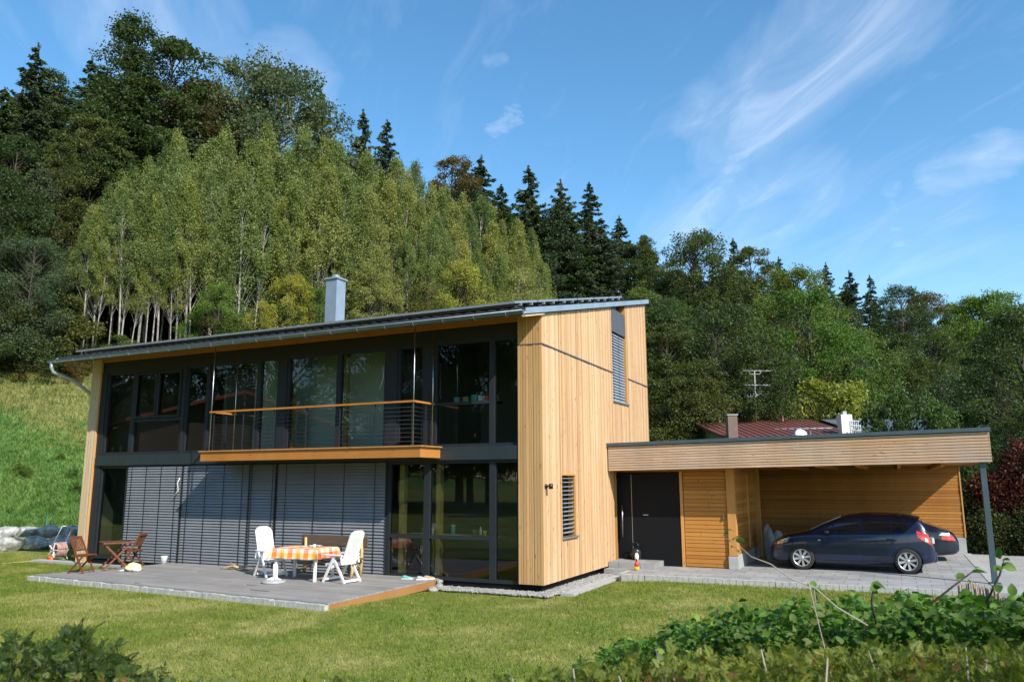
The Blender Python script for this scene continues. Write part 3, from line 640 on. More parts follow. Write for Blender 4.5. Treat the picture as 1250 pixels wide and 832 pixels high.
# eave apron, gutter with brackets
mb = MB(); mb.hexa([(XR0, YE-.10, rt(YE)-.10), (XR1-.02, YE-.10, rt(YE)-.10), (XR1-.02, YE+.12, rt(YE)-.015), (XR0, YE+.12, rt(YE)-.015)], [(XR0, YE-.10, rt(YE)-.09), (XR1-.02, YE-.10, rt(YE)-.09), (XR1-.02, YE+.12, rt(YE)+.0), (XR0, YE+.12, rt(YE)+.0)]); mb.build('eave_sheet', 'zinc', roof)
g = MB(); yc, zc, rg = YE-.12, rt(YE)-.10, .085; n = 12; X0, X1 = XR0-.12, XR1-.0
vs = []; fs = []
for xx in (X0, X1):
    for k in range(n+1):
        t = math.pi*k/n; vs.append((xx, yc-math.cos(t)*rg, zc-math.sin(t)*rg))
for k in range(n): fs.append((k, k+1, n+2+k, n+1+k))
fs += [tuple(range(n+1)), tuple(range(2*n+1, n, -1))]; g.add(vs, fs, .5, True)
g.tube([(X0, yc-rg, zc+.003), (X1, yc-rg, zc+.003)], .014, 8); gt = g.build('gutter', 'zinc', H)
x = X0+.4
while x < X1:
    b = MB()
    p = [(x, yc-math.cos(math.pi*k/8)*(rg+.006), zc-math.sin(math.pi*k/8)*(rg+.006)) for k in range(9)]
    for q in range(8): b.bar(p[q], p[q+1], .022, .006, (1, 0, 0))
    x += .82; b.build('gutter_bracket', 'alu', gt)
p = MB(); p.tube([(XR0+.0, yc, zc-.06), (XR0+.0, yc, zc-.20), (XR0+.0, yc+.06, zc-.34), (XL-.06, -.55, zc-.56), (XL-.07, -.2, zc-.78), (XL-.07, .1, zc-.96), (XL-.07, .16, zc-1.1), (XL-.07, .16, .0)], .055, 12); p.build('downpipe', 'zinc2', gt)
# solar panels : 6 rows x 9 columns, each a panel
PX0, PX1, PY0, PY1 = -15.6, -.28, -.9, 7.25; nr, nc = 6, 9
pp = (PY1-PY0)/nr; pw = (PX1-PX0)/nc
def solar(i, j):
    y0 = PY0+j*pp+.02; y1 = y0+pp-.10; x0 = PX0+i*pw+.01; x1 = x0+pw-.02; f = MB()
    z = lambda y, o: rt(y)+.13+o
    f.hexa([(x0, y0, z(y0, 0)), (x1, y0, z(y0, 0)), (x1, y1, z(y1, 0)), (x0, y1, z(y1, 0))], [(x0, y0, z(y0, .055)), (x1, y0, z(y0, .055)), (x1, y1, z(y1, .055)), (x0, y1, z(y1, .055))])
    o = f.build('solar_panel', 'alu', H)
    g = MB(); e = .03; g.add([(x0+e, y0+e, z(y0+e, .058)), (x1-e, y0+e, z(y0+e, .058)), (x1-e, y1-e, z(y1-e, .058)), (x0+e, y1-e, z(y1-e, .058))], [(0, 1, 2, 3)]); g.build('cell_glass', 'pv', o)
for i in range(nc):
    for j in range(nr): solar(i, j)
mb = MB()
for y in [PY0+j*pp+k*pp for j in range(nr) for k in (.25, .7)]: mb.box(PX0, PX1+.02, y-.02, y+.02, rt(y)+.06, rt(y)+.125)
for x in np.arange(PX0+.2, PX1, 1.0):
    for y in [PY0+j*pp+.3 for j in range(nr)]: mb.box(x-.02, x+.02, y-.05, y+.05, rt(y)-.02, rt(y)+.07)
mb.build('panel_rail', 'alu', roof)
# chimney
cx0, cx1, cy0, cy1 = -9.62, -9.15, 3.75, 4.22; zt_ = 9.12
mb = MB(); mb.box(cx0, cx1, cy0, cy1, rt(3.7)-.1, zt_-.05); ch = mb.build('chimney', 'zinc2', H, .008)
mb = MB(); mb.box(cx0-.05, cx1+.05, cy0-.05, cy1+.05, zt_-.06, zt_); mb.build('chimney_cap', 'zinc2', ch, .006)
mb = MB(); mb.lathe(((cx0+cx1)/2, (cy0+cy1)/2, zt_), [(.16, 0), (.16, .05), (.13, .10), (.08, .15), (0, .17)], 20); mb.build('cowl', 'alu', ch)
mb = MB(); mb.lathe((-.5, 7.35, rt(7.35)-.05), [(.06, 0), (.06, .32), (.12, .33), (.12, .40), (.09, .43), (0, .44)], 16); mb.build('vent_pipe', 'trim', roof)

# balcony ----------------------------------------------------------------
BX0, BX1, BY = -9.85, -2.76, -.93
mb = MB(); x = BX0
mb.box(BX0, BX1, BY, BY+.05, 2.89, 3.13); mb.box(BX0, BX0+.05, BY+.052, -.002, 2.89, 3.13); mb.box(BX1-.05, BX1, BY+.052, -.002, 2.89, 3.13)
for x in np.arange(BX0+.8, BX1-.3, .9): mb.box(x, x+.08, BY+.052, -.002, 2.95, 3.13)
bal = mb.build('balcony', 'beam', H)
mb = MB(); x = BX0-.04
y = BY-.04
while y < -.01:
    mb.box(BX0-.05, BX1+.06, y, min(y+.125, -.004), 3.135, 3.17); y += .132
mb.build('balcony_board', 'deck_fresh', bal)
RX0, RX1, RY, RZ = -9.62, -2.94, -.90, 4.20
mb = MB(); mb.box(RX0, RX1, RY-.03, RY+.05, RZ, RZ+.045); mb.box(RX0, RX0+.08, RY+.052, -.0, RZ, RZ+.045); mb.box(RX1-.08, RX1, RY+.052, -.0, RZ, RZ+.045); mb.build('handrail', 'beam', bal)
mb = MB()
for x in (RX0+.04, RX1-.04):
    for y in (RY+.01, -.03): mb = MB(); mb.tube([(x, y, 3.17), (x, y, 6.03)], .013, 8); mb.build('tension_rod', 'stainless', bal)
mb = MB()
xs = np.linspace(RX0+.15, RX1-.08, 7)
for x in xs: mb = MB(); mb.box(x-.006, x+.006, RY-.005, RY+.035, 3.17, RZ); mb.build('baluster', 'frame', bal)
for x in (RX0+.04, RX1-.04): mb = MB(); mb.box(x-.02, x+.02, -.35, -.338, 3.17, RZ); mb.build('baluster', 'frame', bal)
mb = MB()
for k in range(9):
    z = 3.27+k*.102; mb = MB(); mb.tube([(RX0+.04, -.02, z), (RX0+.04, RY+.01, z), (RX1-.04, RY+.01, z), (RX1-.04, -.02, z)], .0055, 5); mb.build('rail_cable', 'frame', bal)
# entrance front (door and dark panel, store door) belongs to the house
mb = MB(); mb.box(.0, 1.80, 5.30, 5.36, .0, 2.56); dr = mb.build('front_door', 'panel', H)
mb = MB(); mb.box(.42, .43, 5.294, 5.30, .15, 2.5); mb.box(.75, .90, 5.28, 5.30, 1.36, 1.385); mb.build('door_trim', 'alu', dr)
mb = MB(); mb.tube([(.16, 5.22, .75), (.16, 5.22, 1.65)], .018, 8); mb.tube([(.16, 5.22, .85), (.16, 5.3, .85)], .01, 6); mb.tube([(.16, 5.22, 1.55), (.16, 5.3, 1.55)], .01, 6); mb.build('handle', 'stainless', dr)

# ================================================================== CARPORT
CP = empty('carport', (4.6, 8, 0)); tag(CP, 'flat roofed larch carport with grey weathered fascia joined to the timber house', 'carport')
CX1, CY0, CY1 = 9.27, 4.49, 12.7
zb_ = lambda x: 2.60+.015*x
# core slab of roof
mb = MB(); mb.hexa([(.03, CY0+.04, 2.95), (CX1-.04, CY0+.04, 3.0), (CX1-.04, CY1, 3.0), (.03, CY1, 2.95)], [(.03, CY0+.04, 3.2), (CX1-.04, CY0+.04, 3.35), (CX1-.04, CY1, 3.35), (.03, CY1, 3.2)]); rf = mb.build('roof', 'panel', CP)
mb = MB()
nbd = 10
for k in range(nbd):
    f0, f1 = k/nbd, (k+1)/nbd; z0l, z1l = 2.60+.67*f0, 2.60+.67*f1-.014; z0r, z1r = 2.73+.70*f0, 2.73+.70*f1-.014; cuts = sorted([.03]+[U(1, 8.5) for _ in range(2)]+[CX1])
    for a, b in zip(cuts, cuts[1:]):
        if b-a < .3: continue
        L = lambda x, l, r: l+(r-l)*x/CX1; th = U(.018, .026)
        mb.hexa([(a, CY0, L(a, z0l, z0r)), (b-.003, CY0, L(b, z0l, z0r)), (b-.003, CY0+th, L(b, z0l, z0r)), (a, CY0+th, L(a, z0l, z0r))], [(a, CY0, L(a, z1l, z1r)), (b-.003, CY0, L(b, z1l, z1r)), (b-.003, CY0+th, L(b, z1l, z1r)), (a, CY0+th, L(a, z1l, z1r))])
    mb.box(CX1, CX1+.022, CY0+.0, CY1, z0r, z1r)
mb.build('fascia', 'larch_grey', rf)
mb = MB(); mb.hexa([(.03, CY0+.03, 2.62), (CX1, CY0+.03, 2.75), (CX1, CY0+.10, 2.75), (.03, CY0+.10, 2.62)], [(.03, CY0+.03, 3.2), (CX1, CY0+.03, 3.35), (CX1, CY0+.10, 3.35), (.03, CY0+.10, 3.2)])
mb.hexa([(CX1-.1, CY0+.1, 2.75), (CX1-.003, CY0+.1, 2.75), (CX1-.003, CY1, 2.75), (CX1-.1, CY1, 2.75)], [(CX1-.1, CY0+.1, 3.35), (CX1-.003, CY0+.1, 3.35), (CX1-.003, CY1, 3.35), (CX1-.1, CY1, 3.35)]); mb.build('edge_beam', 'beam', rf)
mb = MB(); mb.hexa([(-.0, CY0-.05, 3.275), (CX1+.05, CY0-.05, 3.435), (CX1+.05, CY1, 3.435), (.0, CY1, 3.275)], [(-.0, CY0-.05, 3.365), (CX1+.05, CY0-.05, 3.52), (CX1+.05, CY1, 3.52), (.0, CY1, 3.365)]); mb.build('roof_edge', 'steel', rf)
mb = MB(); y = CY0+.12
while y < CY1-.1:
    mb.box(.03, CX1-.1, y, y+.118, 2.76, 2.785); y += .124
mb.build('soffit', 'larch_h', rf)
mb = MB()
for x in np.arange(3.6, 9.1, .93): mb.box(x, x+.08, CY0+.1, CY1-.1, 2.64, 2.758)
mb.build('joist', 'beam', rf)
mb = MB(); mb.box(9.04, 9.16, 4.58, 4.70, .02, 2.74); mb.box(8.98, 9.22, 4.52, 4.76, 0.012, .03); mb.build('post', 'steel', CP, .004)
# store front
mb = MB(); boards(mb, 'y', 5.33, .02, 2.56, K(1.92), K(3.08), -1, wr=(.075, .13), th=.025, along='x', gap=.012); st = mb.build('store_door', 'larch_h', CP)
mb = MB(); mb.box(2.98, 3.02, 5.25, 5.30, 1.3, 1.42); mb.build('door_handle', 'stainless', st)
mb = MB(); mb.box(1.82, 1.90, 5.28, 5.36, 0, 2.58); mb.build('door_frame', 'beam_v', CP)
mb = MB(); mb.box(3.10, 3.32, 5.24, 5.45, .34, 2.66); mb.build('post', 'beam_v', CP, .004)
mb = MB(); mb.box(.02, 3.3, 5.26, 5.36, 2.585, 2.755); mb.build('lintel', 'beam', CP)
mb = MB(); mb.box(3.08, 3.34, 5.22, 5.46, 0, .33); mb.box(3.10, 3.32, 5.46, 8.9, 0, .36); mb.box(.0, 9.1, 12.35, 12.6, 0, .52); mb.build('concrete_base', 'concrete', CP, .006)
mb = MB(); mb.box(.05, 3.26, 5.37, 8.9, .0, 2.75); mb.build('store_core', 'beam_v', CP)
mb = MB(); boards(mb, 'x', 3.28, .37, 2.72, K(5.46), K(8.7), 1, wr=(.08, .12), th=.022, along='x'); mb.build('side_wall', 'larch_h', CP)
mb = MB(); mb.box(3.26, 3.42, 8.72, 8.95, .02, 2.74); mb.box(3.28, 3.33, 7.3, 7.38, .4, 2.5); mb.build('post', 'beam_v', CP, .004)
mb = MB(); boards(mb, 'y', 12.38, .53, 2.78, K(.0), K(9.08), -1, wr=(.08, .10), th=.024, along='x', gap=.014); mb.build('back_wall', 'larch_h', CP)
mb = MB(); mb.box(.0, 9.06, 12.385, 12.55, .525, 2.9); mb.box(9.08, 9.12, 12.33, 12.56, .53, 2.75); mb.build('back_wall_core', 'beam_v', CP)

# ================================================================== DECK
DK = empty('wooden_deck', (-7.5, -2, -.2)); tag(DK, 'weathered grey timber deck with pale stone edge in front of the blinds', 'deck')
C_ = dict(FL=(-12.50, -3.50), FR=(-2.74, -4.12), BR=(-2.80, .09), BL=(-11.66, .0))
mb = MB(); nb = 29
for k in range(nb):
    t0, t1 = k/nb, (k+.93)/nb
    Lp = lambda a, b, t: (C_[a][0]+(C_[b][0]-C_[a][0])*t, C_[a][1]+(C_[b][1]-C_[a][1])*t)
    cuts = [0]+sorted([U(.15, .85) for _ in range(2)])+[1]
    for a, b in zip(cuts, cuts[1:]):
        if b-a < .08: continue
        q = []
        for t, s in ((t0, a), (t0, b), (t1, b), (t1, a)):
            l, r = Lp('FL', 'BL', t), Lp('FR', 'BR', t); s = min(s, .9995 if s == b and b == 1 else s-.0002*(s == b)); q.append((l[0]+(r[0]-l[0])*s, l[1]+(r[1]-l[1])*s))
        zz = .04+U(-.0015, .0015); mb.hexa([(x, y, .005) for x, y in q], [(x, y, zz) for x, y in q], U(0, 1) if k < nb-1 else .9)
mb.build('boards', 'deck', DK)
mb = MB(); mb.hexa([(-12.3, -3.4, -.3), (-2.85, -4.0, -.3), (-2.9, .08, -.3), (-11.6, .0, -.3)], [(-12.3, -3.4, .0), (-2.85, -4.0, .0), (-2.9, .08, .0), (-11.6, .0, .0)]); mb.build('substructure', 'old_wood', DK)
mb = MB(); mb.hexa([(-2.775, -4.12, -.16), (-2.735, -4.12, -.16), (-2.795, .09, -.16), (-2.835, .09, -.16)], [(-2.775, -4.12, .003), (-2.735, -4.12, .003), (-2.795, .09, .003), (-2.835, .09, .003)]); mb.build('edge_board', 'deck_fresh', DK)
mb = MB(); t = 0; A, B = Vector((-12.62, -3.52, 0)), Vector((-2.70, -4.15, 0)); Ln = (B-A).length; dn = (B-A).normalized(); pn = Vector((dn.y, -dn.x, 0))
while t < Ln:
    w = min(U(.10, .2), Ln-t); a = A+dn*(t+.004); b = A+dn*(t+w-.004); o1 = pn*(.11+U(-.01, .01)); z = .02+U(-.012, .008)
    if (b-a).length > .02: mb.hexa([(*(a+o1).xy, -.3), (*(b+o1).xy, -.3), (*b.xy, -.3), (*a.xy, -.3)], [(*(a+o1).xy, z), (*(b+o1).xy, z), (*b.xy, z), (*a.xy, z)])
    t += w
A, B = Vector((-12.64, -3.40, 0)), Vector((-11.80, .0, 0)); Ln = (B-A).length; dn = (B-A).normalized(); pn = Vector((-dn.y, dn.x, 0)); t = 0
while t < Ln:
    w = min(U(.12, .2), Ln-t); a = A+dn*(t+.004); b = A+dn*(t+w-.004); o1 = pn*.09; z = .015+U(-.01, .006)
    if (b-a).length > .02: mb.hexa([(*a.xy, -.3), (*b.xy, -.3), (*(b+o1).xy, -.3), (*(a+o1).xy, -.3)], [(*a.xy, z), (*b.xy, z), (*(b+o1).xy, z), (*(a+o1).xy, z)])
    t += w
mb.build('stone_edge', 'kerb', DK)

# ================================================================== FURNITURE
def place(o, loc, rz=0): o.location = loc; o.rotation_euler = (0, 0, R(rz)); return o
def teak_chair():                       # faces +x
    t = empty('folding_chair')
    mb = MB()
    for s in (-.21, .21): mb.bar((.21, s, 0), (-.25, s, .90), .022, .045)          # long rail: front foot to back top
    mb.bar((-.245, -.20, .875), (-.245, .20, .875), .02, .07); mb.bar((-.11, -.20, .56), (-.11, .20, .56), .02, .04)
    for i in range(7): y = -.165+i*.055; mb.bar((-.11, y, .56), (-.238, y, .86), .028, .012)
    mb.build('backrest', 'teak', t)
    for s in (-.185, .185):
        m2 = MB(); m2.bar((-.24, s, 0), (.17, s, .45), .022, .04); m2.build('leg', 'teak', t)
    mb = MB(); mb.bar((-.2, -.18, .04), (-.2, .18, .04), .02, .03); mb.bar((.17, -.2, .07), (.17, .2, .07), .02, .03); mb.build('stretcher', 'teak', t)
    mb = MB()
    for i in range(6): x = -.17+i*.075; mb.box(x, x+.062, -.2, .2, .44, .458)
    mb.box(-.17, .27, -.19, -.17, .41, .44); mb.box(-.17, .27, .17, .19, .41, .44); mb.build('seat', 'teak', t)
    return t
tc = teak_chair(); place(tc, (-11.87, -2.72, .04), 18); tag(tc, 'red brown folding chair left of the small wooden table, nearer the hose reel', 'chair', 'brown folding chairs at the small table')
t2 = copy_tree(tc); place(t2, (-11.95, -1.12, .04), 205); tag(t2, 'red brown folding chair with its back to the blinds, right of the small wooden table', 'chair')
bt = empty('folding_table'); mb = MB()
for i in range(9): x = -.35+i*.079; mb.box(x, x+.068, -.35, .35, .70, .72)
mb.box(-.36, .36, -.37, -.352, .685, .722); mb.box(-.36, .36, .352, .37, .685, .722); mb.build('tabletop', 'teak', bt, .003)
for s in (-.28, .28):
    for a, b in ((-.33, .33), (.33, -.33)):
        mb = MB(); o = .012 if a < 0 else -.012; mb.bar((a, s+o, 0), (b, s+o, .69), .022, .045); mb.build('leg', 'teak', bt)
mb = MB(); mb.bar((-.3, -.28, .06), (-.3, .28, .06), .02, .035); mb.bar((.3, -.28, .06), (.3, .28, .06), .02, .035); mb.build('stretcher', 'teak', bt)
place(bt, (-11.75, -1.85, .04), 62); tag(bt, 'small red brown folding table between the two folding chairs', 'table')

def white_chair():                      # faces +x
    t = empty('reclining_chair')
    for s in (-.27, .27):
        m1 = MB(); m1.bar((.33, s, 0), (-.02, s, .60), .035, .06); m1.build('leg', 'white', t, .006)
        m1 = MB(); m1.bar((-.36, s*.93, 0), (.05, s*.93, .60), .035, .06); m1.build('leg', 'white', t, .006)
        m1 = MB(); m1.box(-.28, .30, s-.035, s+.035, .60, .635); m1.bar((-.24, s, .6), (-.27, s, .43), .03, .05); m1.build('armrest', 'white', t, .012)
    mb = MB(); mb.box(-.2, .30, -.23, .23, .395, .425); mb.box(.28, .31, -.23, .23, .36, .425); mb.build('seat', 'white', t, .01)
    mb = MB(); mb.bar((-.33, -.25, .05), (-.33, .25, .05), .03, .05); mb.bar((.30, -.25, .07), (.30, .25, .07), .03, .05); mb.build('stretcher', 'white', t, .005)
    # backrest : leaning panel with slots and a rounded top
    b = MB(); P = lambda y, h, o=0: (-.19-.30*h+.0-o, y, .40+h*.78)
    W = lambda h: .225 if h < .82 else .225*math.sqrt(max(.0, 1-((h-.82)/.19)**2))*.85+.225*.15
    hs = [0, .08, .16, .74, .80, .85, .90, .94, .97, 1.0]
    def panel(y0f, y1f, h0, h1, n=8):
        q = [h0+(h1-h0)*i/n for i in range(n+1)]
        vs = []; fs = []
        for h in q: vs += [P(y0f(h), h), P(y1f(h), h), P(y1f(h), h, .03), P(y0f(h), h, .03)]
        for i in range(n):
            for k in range(4): fs.append((4*i+k, 4*i+(k+1) % 4, 4*i+4+(k+1) % 4, 4*i+4+k))
        fs += [(3, 2, 1, 0), (4*n, 4*n+1, 4*n+2, 4*n+3)]; b.add(vs, fs, .5)
    panel(lambda h: -W(h), lambda h: W(h), .76, 1.0, 12); panel(lambda h: -W(h), lambda h: W(h), 0, .22, 2)
    panel(lambda h: -.225, lambda h: -.13, .22, .76, 2); panel(lambda h: .13, lambda h: .225, .22, .76, 2)
    for i in range(6): y = -.124+i*.0427; panel(lambda h: y, lambda h: y+.031, .22, .76, 2)
    b.build('backrest', 'white', t); return t
w1 = white_chair(); place(w1, (-6.83, -1.28, .04), -20); tag(w1, 'white plastic reclining chair at the left end of the checked tablecloth, facing right', 'chair', 'white chairs at the garden table')
w2 = copy_tree(w1); place(w2, (-4.52, -1.44, .04), 172); tag(w2, 'white plastic reclining chair at the right end of the garden table, seen from its side', 'chair')
gt_ = empty('garden_table'); TX, TY = .64, .42
mb = MB(); mb.box(-TX, TX, -TY, TY, .70, .735); mb.build('tabletop', 'white', gt_, .01)
for sx in (-1, 1):
    for sy in (-1, 1):
        mb = MB(); mb.box(sx*(TX-.09)-.03, sx*(TX-.09)+.03, sy*(TY-.07)-.03, sy*(TY-.07)+.03, 0, .70); mb.build('leg', 'white', gt_, .006)
TL = (-5.64, -1.42, .04); TR = 4
place(gt_, TL, TR); tag(gt_, 'white plastic garden table under the checked cloth', 'table')
# cloth
cb = MB(); uv = []; n = 44; m_ = 34; LX, LY = .88, .68; vs = []
for i in range(n+1):
    for j in range(m_+1):
        u, v = -LX+2*LX*i/n, -LY+2*LY*j/m_; x = max(-TX-.006, min(TX+.006, u)); y = max(-TY-.006, min(TY+.006, v)); du, dv = abs(u-x), abs(v-y)
        drop = math.hypot(du, dv)*.97; sg = lambda a: (a > 0)-(a < 0)
        wv = .018*math.sin(u*13+v*3)*(dv/.2)+.018*math.sin(v*15)*(du/.2)
        fl = (.10 if du*dv > 0 else .05)
        xx = x+sg(u)*(du*.10+(min(du, dv)*.35 if du > 0 else 0))+(wv*sg(u) if du > 0 else 0); yy = y+sg(v)*(dv*.12+(min(du, dv)*.35 if dv > 0 else 0))+(wv*sg(v) if dv > 0 else 0)
        vs.append((xx, yy, .742-drop*(1-.12*(du > 0 and dv > 0)))); uv.append((u+.5, v+.3))
cb.add(vs, [(i*(m_+1)+j, (i+1)*(m_+1)+j, (i+1)*(m_+1)+j+1, i*(m_+1)+j+1) for i in range(n) for j in range(m_)], .5, True); cb.uv = uv
co = cb.build('tablecloth', 'cloth'); place(co, TL, TR); tag(co, 'orange, red and yellow checked tablecloth hanging over the garden table', 'tablecloth')
so = co.modifiers.new('thick', 'SOLIDIFY'); so.thickness = .003
# crockery on the table
mb = MB(); mb.lathe((0, 0, 0), [(0, 0), (.03, 0), (.033, .07), (.029, .07), (.027, .01), (0, .008)], 14); o = mb.build('cup', 'white'); place(o, (-5.40, -1.38, .785)); tag(o, 'small white cup standing on the checked tablecloth', 'cup')
mb = MB(); mb.lathe((0, 0, 0), [(0, 0), (.06, 0), (.11, .014), (.105, .017), (.055, .006), (0, .006)], 20); o = mb.build('plate', 'white'); place(o, (-5.74, -1.34, .785)); tag(o, 'white plate on the middle of the checked tablecloth', 'plate')
# crumpled napkin / cloth
mb = MB(); vs = []; k = 12
for i in range(k+1):
    for j in range(k+1): vs.append((.15*(i/k*2-1), .10*(j/k*2-1), .012+.022*abs(math.sin(i*1.1+j*.6)*math.cos(j*1.4-i*.4))))
mb.add(vs, [(i*(k+1)+j, (i+1)*(k+1)+j, (i+1)*(k+1)+j+1, i*(k+1)+j+1) for i in range(k) for j in range(k)], .5, True); o = mb.build('napkin', 'white'); place(o, (-5.54, -1.2, .785), 25); tag(o, 'crumpled white napkin beside the cup on the table', 'napkin')
# bench with log legs
bn = empty('garden_bench', (-5.75, -.5, .04)); mb = MB(); mb.box(-6.75, -4.66, -.28, -.24, .72, .99); mb.build('backrest', 'old_wood', bn, .01)
mb = MB(); mb.box(-6.75, -4.68, -.72, -.36, .44, .48); mb.build('seat', 'old_wood', bn, .008)
for x in (-6.6, -4.83):
    for y, h in ((-.66, .44), (-.29, .92)):
        mb = MB(); mb.tube([(x, y-.02, .04), (x+.02, y, h*.5), (x, y, h)], [.045, .04, .035], 8); mb.build('leg', 'straw', bn)
mb = MB(); mb.tube([(-6.55, -.6, .12), (-5.9, -.5, .4)], .03, 7); mb.tube([(-5.9, -.6, .42), (-5.2, -.52, .1)], .028, 7); mb.tube([(-4.83, -.6, .15), (-4.86, -.3, .5)], .03, 7); mb.tube([(-4.85, -.6, .5), (-4.83, -.3, .2)], .028, 7); mb.build('brace', 'straw', bn)
tag(bn, 'old brown wooden bench with log legs behind the garden table', 'bench')
# parasol base
pb = empty('parasol_base', (-5.85, -2.22, .04)); c0 = (-5.85, -2.22, .04)
mb = MB(); mb.lathe(c0, [(0, 0), (.27, 0), (.28, .02), (.27, .045), (.16, .065), (.05, .075), (0, .075)], 28); mb.build('foot_plate', 'grey_plastic', pb)
mb = MB(); mb.lathe(c0, [(.035, .07), (.035, .40), (.028, .42), (0, .42)], 12)
for k in range(4): a = k*math.pi/2+.4; mb.bar((c0[0]+.03*math.cos(a), c0[1]+.03*math.sin(a), .15), (c0[0]+.16*math.cos(a), c0[1]+.16*math.sin(a), .10), .015, .05)
mb.build('pole_socket', 'white', pb); tag(pb, 'round grey parasol base with white stub pole in front of the garden table', 'parasol base')
# white pot
mb = MB(); mb.lathe((0, 0, 0), [(0, 0), (.075, 0), (.10, .20), (.105, .21), (.095, .21), (.07, .02), (0, .02)], 20); o = mb.build('plant_pot', 'white'); place(o, (-11.72, -.28, .04)); tag(o, 'empty white pot standing on the deck against the blinds', 'pot')
# pile of bleached roots
mb = MB(); rr = random.Random(3)
for k in range(16):
    a = rr.uniform(-.5, .5)+(math.pi if k % 2 else 0); L0 = rr.uniform(.25, .6); p = Vector((0, 0, .05)); pts = []; d = Vector((math.cos(a), math.sin(a)*.6, rr.uniform(.0, .35)))
    for q in range(6): pts.append(tuple(p)); p = p+d*L0/5; d = (d+Vector((rr.uniform(-.3, .3), rr.uniform(-.3, .3), rr.uniform(-.3, .1)))).normalized()*1; p.z = max(p.z, .015)
    mb.tube(pts, [.022*(1-.14*q) for q in range(6)], 6)
o = mb.build('driftwood', 'straw'); place(o, (-8.55, -.55, .04)); tag(o, 'tangle of bleached roots lying on the deck in front of the blinds', 'driftwood')
# cloth bag
bg = empty('cloth_bag', (-10.9, -1.95, .04)); mb = MB(); mb.blob((-10.9, -1.95, .13), (.26, .17, .11), 4, 12, .16); mb.build('bag_body', 'cream', bg)
mb = MB(); mb.tube([(-11.05, -2.1, .07), (-11.2, -2.15, .06), (-11.24, -2.02, .055), (-11.1, -1.95, .07)], .018, 8); mb.blob((-10.68, -2.02, .09), (.10, .08, .05), 9, 8, .2); mb.build('handle', 'white', bg); tag(bg, 'slumped cream cloth bag with white handles on the deck beside the folding table', 'bag')
# shoes on the deck corner
def shoe(name, m, loc, rz, lab, grp, L0=.25):
    o = empty('shoe'); mb = MB(); vs = []; fs = []; st = [(0, .03, .05), (.04, .04, .075), (.10, .038, .07), (.16, .045, .05), (.22, .045, .04), (.27, .02, .02)]
    for x, w, h in st: vs += [(x, -w, 0), (x, w, 0), (x, w*.8, h), (x, -w*.8, h)]
    for i in range(len(st)-1):
        for k in range(4): fs.append((4*i+k, 4*i+(k+1) % 4, 4*i+4+(k+1) % 4, 4*i+4+k))
    fs += [(3, 2, 1, 0), (20, 21, 22, 23)]; mb.add(vs, fs, .5, True); mb.build('upper', m, o)
    mb = MB(); mb.box(-.003, .272, -.048, .048, -.012, .008); mb.build('sole', 'white', o, .004); place(o, loc, rz); tag(o, lab, 'shoe', grp)
shoe('s', 'teal', (-3.52, -.42, .055), 10, 'blue shoe with white sole on the deck, nearer the white chair', 'shoes on the deck corner')
shoe('s', 'panel', (-3.40, -.27, .055), 160, 'dark shoe beside the blue one near the glass door', 'shoes on the deck corner')
shoe('s', 'kerb', (-3.12, -.42, .055), 25, 'pale slipper with red trim, front one of the pair at the deck corner', 'shoes on the deck corner')
shoe('s', 'terracotta', (-3.02, -.26, .055), 30, 'reddish slipper behind the pale one at the deck corner', 'shoes on the deck corner')
for k, (x, y, z, r, lab) in enumerate([(-2.70, -.05, -.02, .07, 'rounded white stone leaning highest at the back corner of the deck'), (-2.66, -.12, -.12, .085, 'white stone below the highest stone at the deck corner'), (-2.62, -.5, -.15, .11, 'large flat pale stone in the grass beside the deck end')]):
    mb = MB(); mb.blob((0, 0, 0), (r*1.15, r*1.0, r*.8), k+20, 9, .12); o = mb.build('stone', 'gravel'); place(o, (x, y, z)); tag(o, lab, 'stone', 'stones at the deck corner')

# things inside on the worktop
def item(name, m, x, prof, lab, cat, y=.6): 
    mb = MB(); mb.lathe((0, 0, 0), prof, 16); o = mb.build(name, m); place(o, (x, y, 1.03)); tag(o, lab, cat); return o
item('jug', 'teal', -2.72, [(0, 0), (.055, 0), (.05, .18), (.06, .24), (.052, .24), (.045, .02), (0, .02)], 'teal enamel jug behind the glass, left end of the worktop', 'jug')
item('bottle', 'white', -1.95, [(0, 0), (.035, 0), (.035, .13), (.012, .17), (.012, .21), (0, .21)], 'pale soap bottle between the two herb pots on the worktop', 'bottle')
item('mug', 'yellow', -1.83, [(0, 0), (.05, 0), (.05, .12), (.045, .12), (.043, .01), (0, .01)], 'yellow mug right of the soap bottle on the worktop', 'mug')
for k, (x, lab) in enumerate([(-2.1, 'herb in a clay pot on the kitchen worktop, left one of two'), (-1.62, 'smaller herb pot at the right end of the kitchen worktop')]):
    hp = empty('herb_pot', (x, .6, 1.03)); mb = MB(); mb.lathe((x, .6, 1.03), [(0, 0), (.05, 0), (.07, .13), (.075, .14), (0, .13)], 14); mb.build('pot', 'terracotta', hp); mb = MB(); rr = random.Random(k)
    for q in range(60):
        a, b, r_ = rr.uniform(0, 6.28), rr.uniform(0, 1.5), rr.uniform(.02, .1); p = Vector((x+r_*math.cos(a), .6+r_*math.sin(a), 1.17+rr.uniform(0, .13))); d = Vector((math.cos(a), math.sin(a), rr.uniform(-.3, 1)))*.035; e = Vector((-math.sin(a), math.cos(a), 0))*.016
        mb.add([p-d, p+e, p+d, p-e], [(0, 1, 2, 3)])
    mb.build('foliage', 'leaf_herb', hp); tag(hp, lab, 'herb')
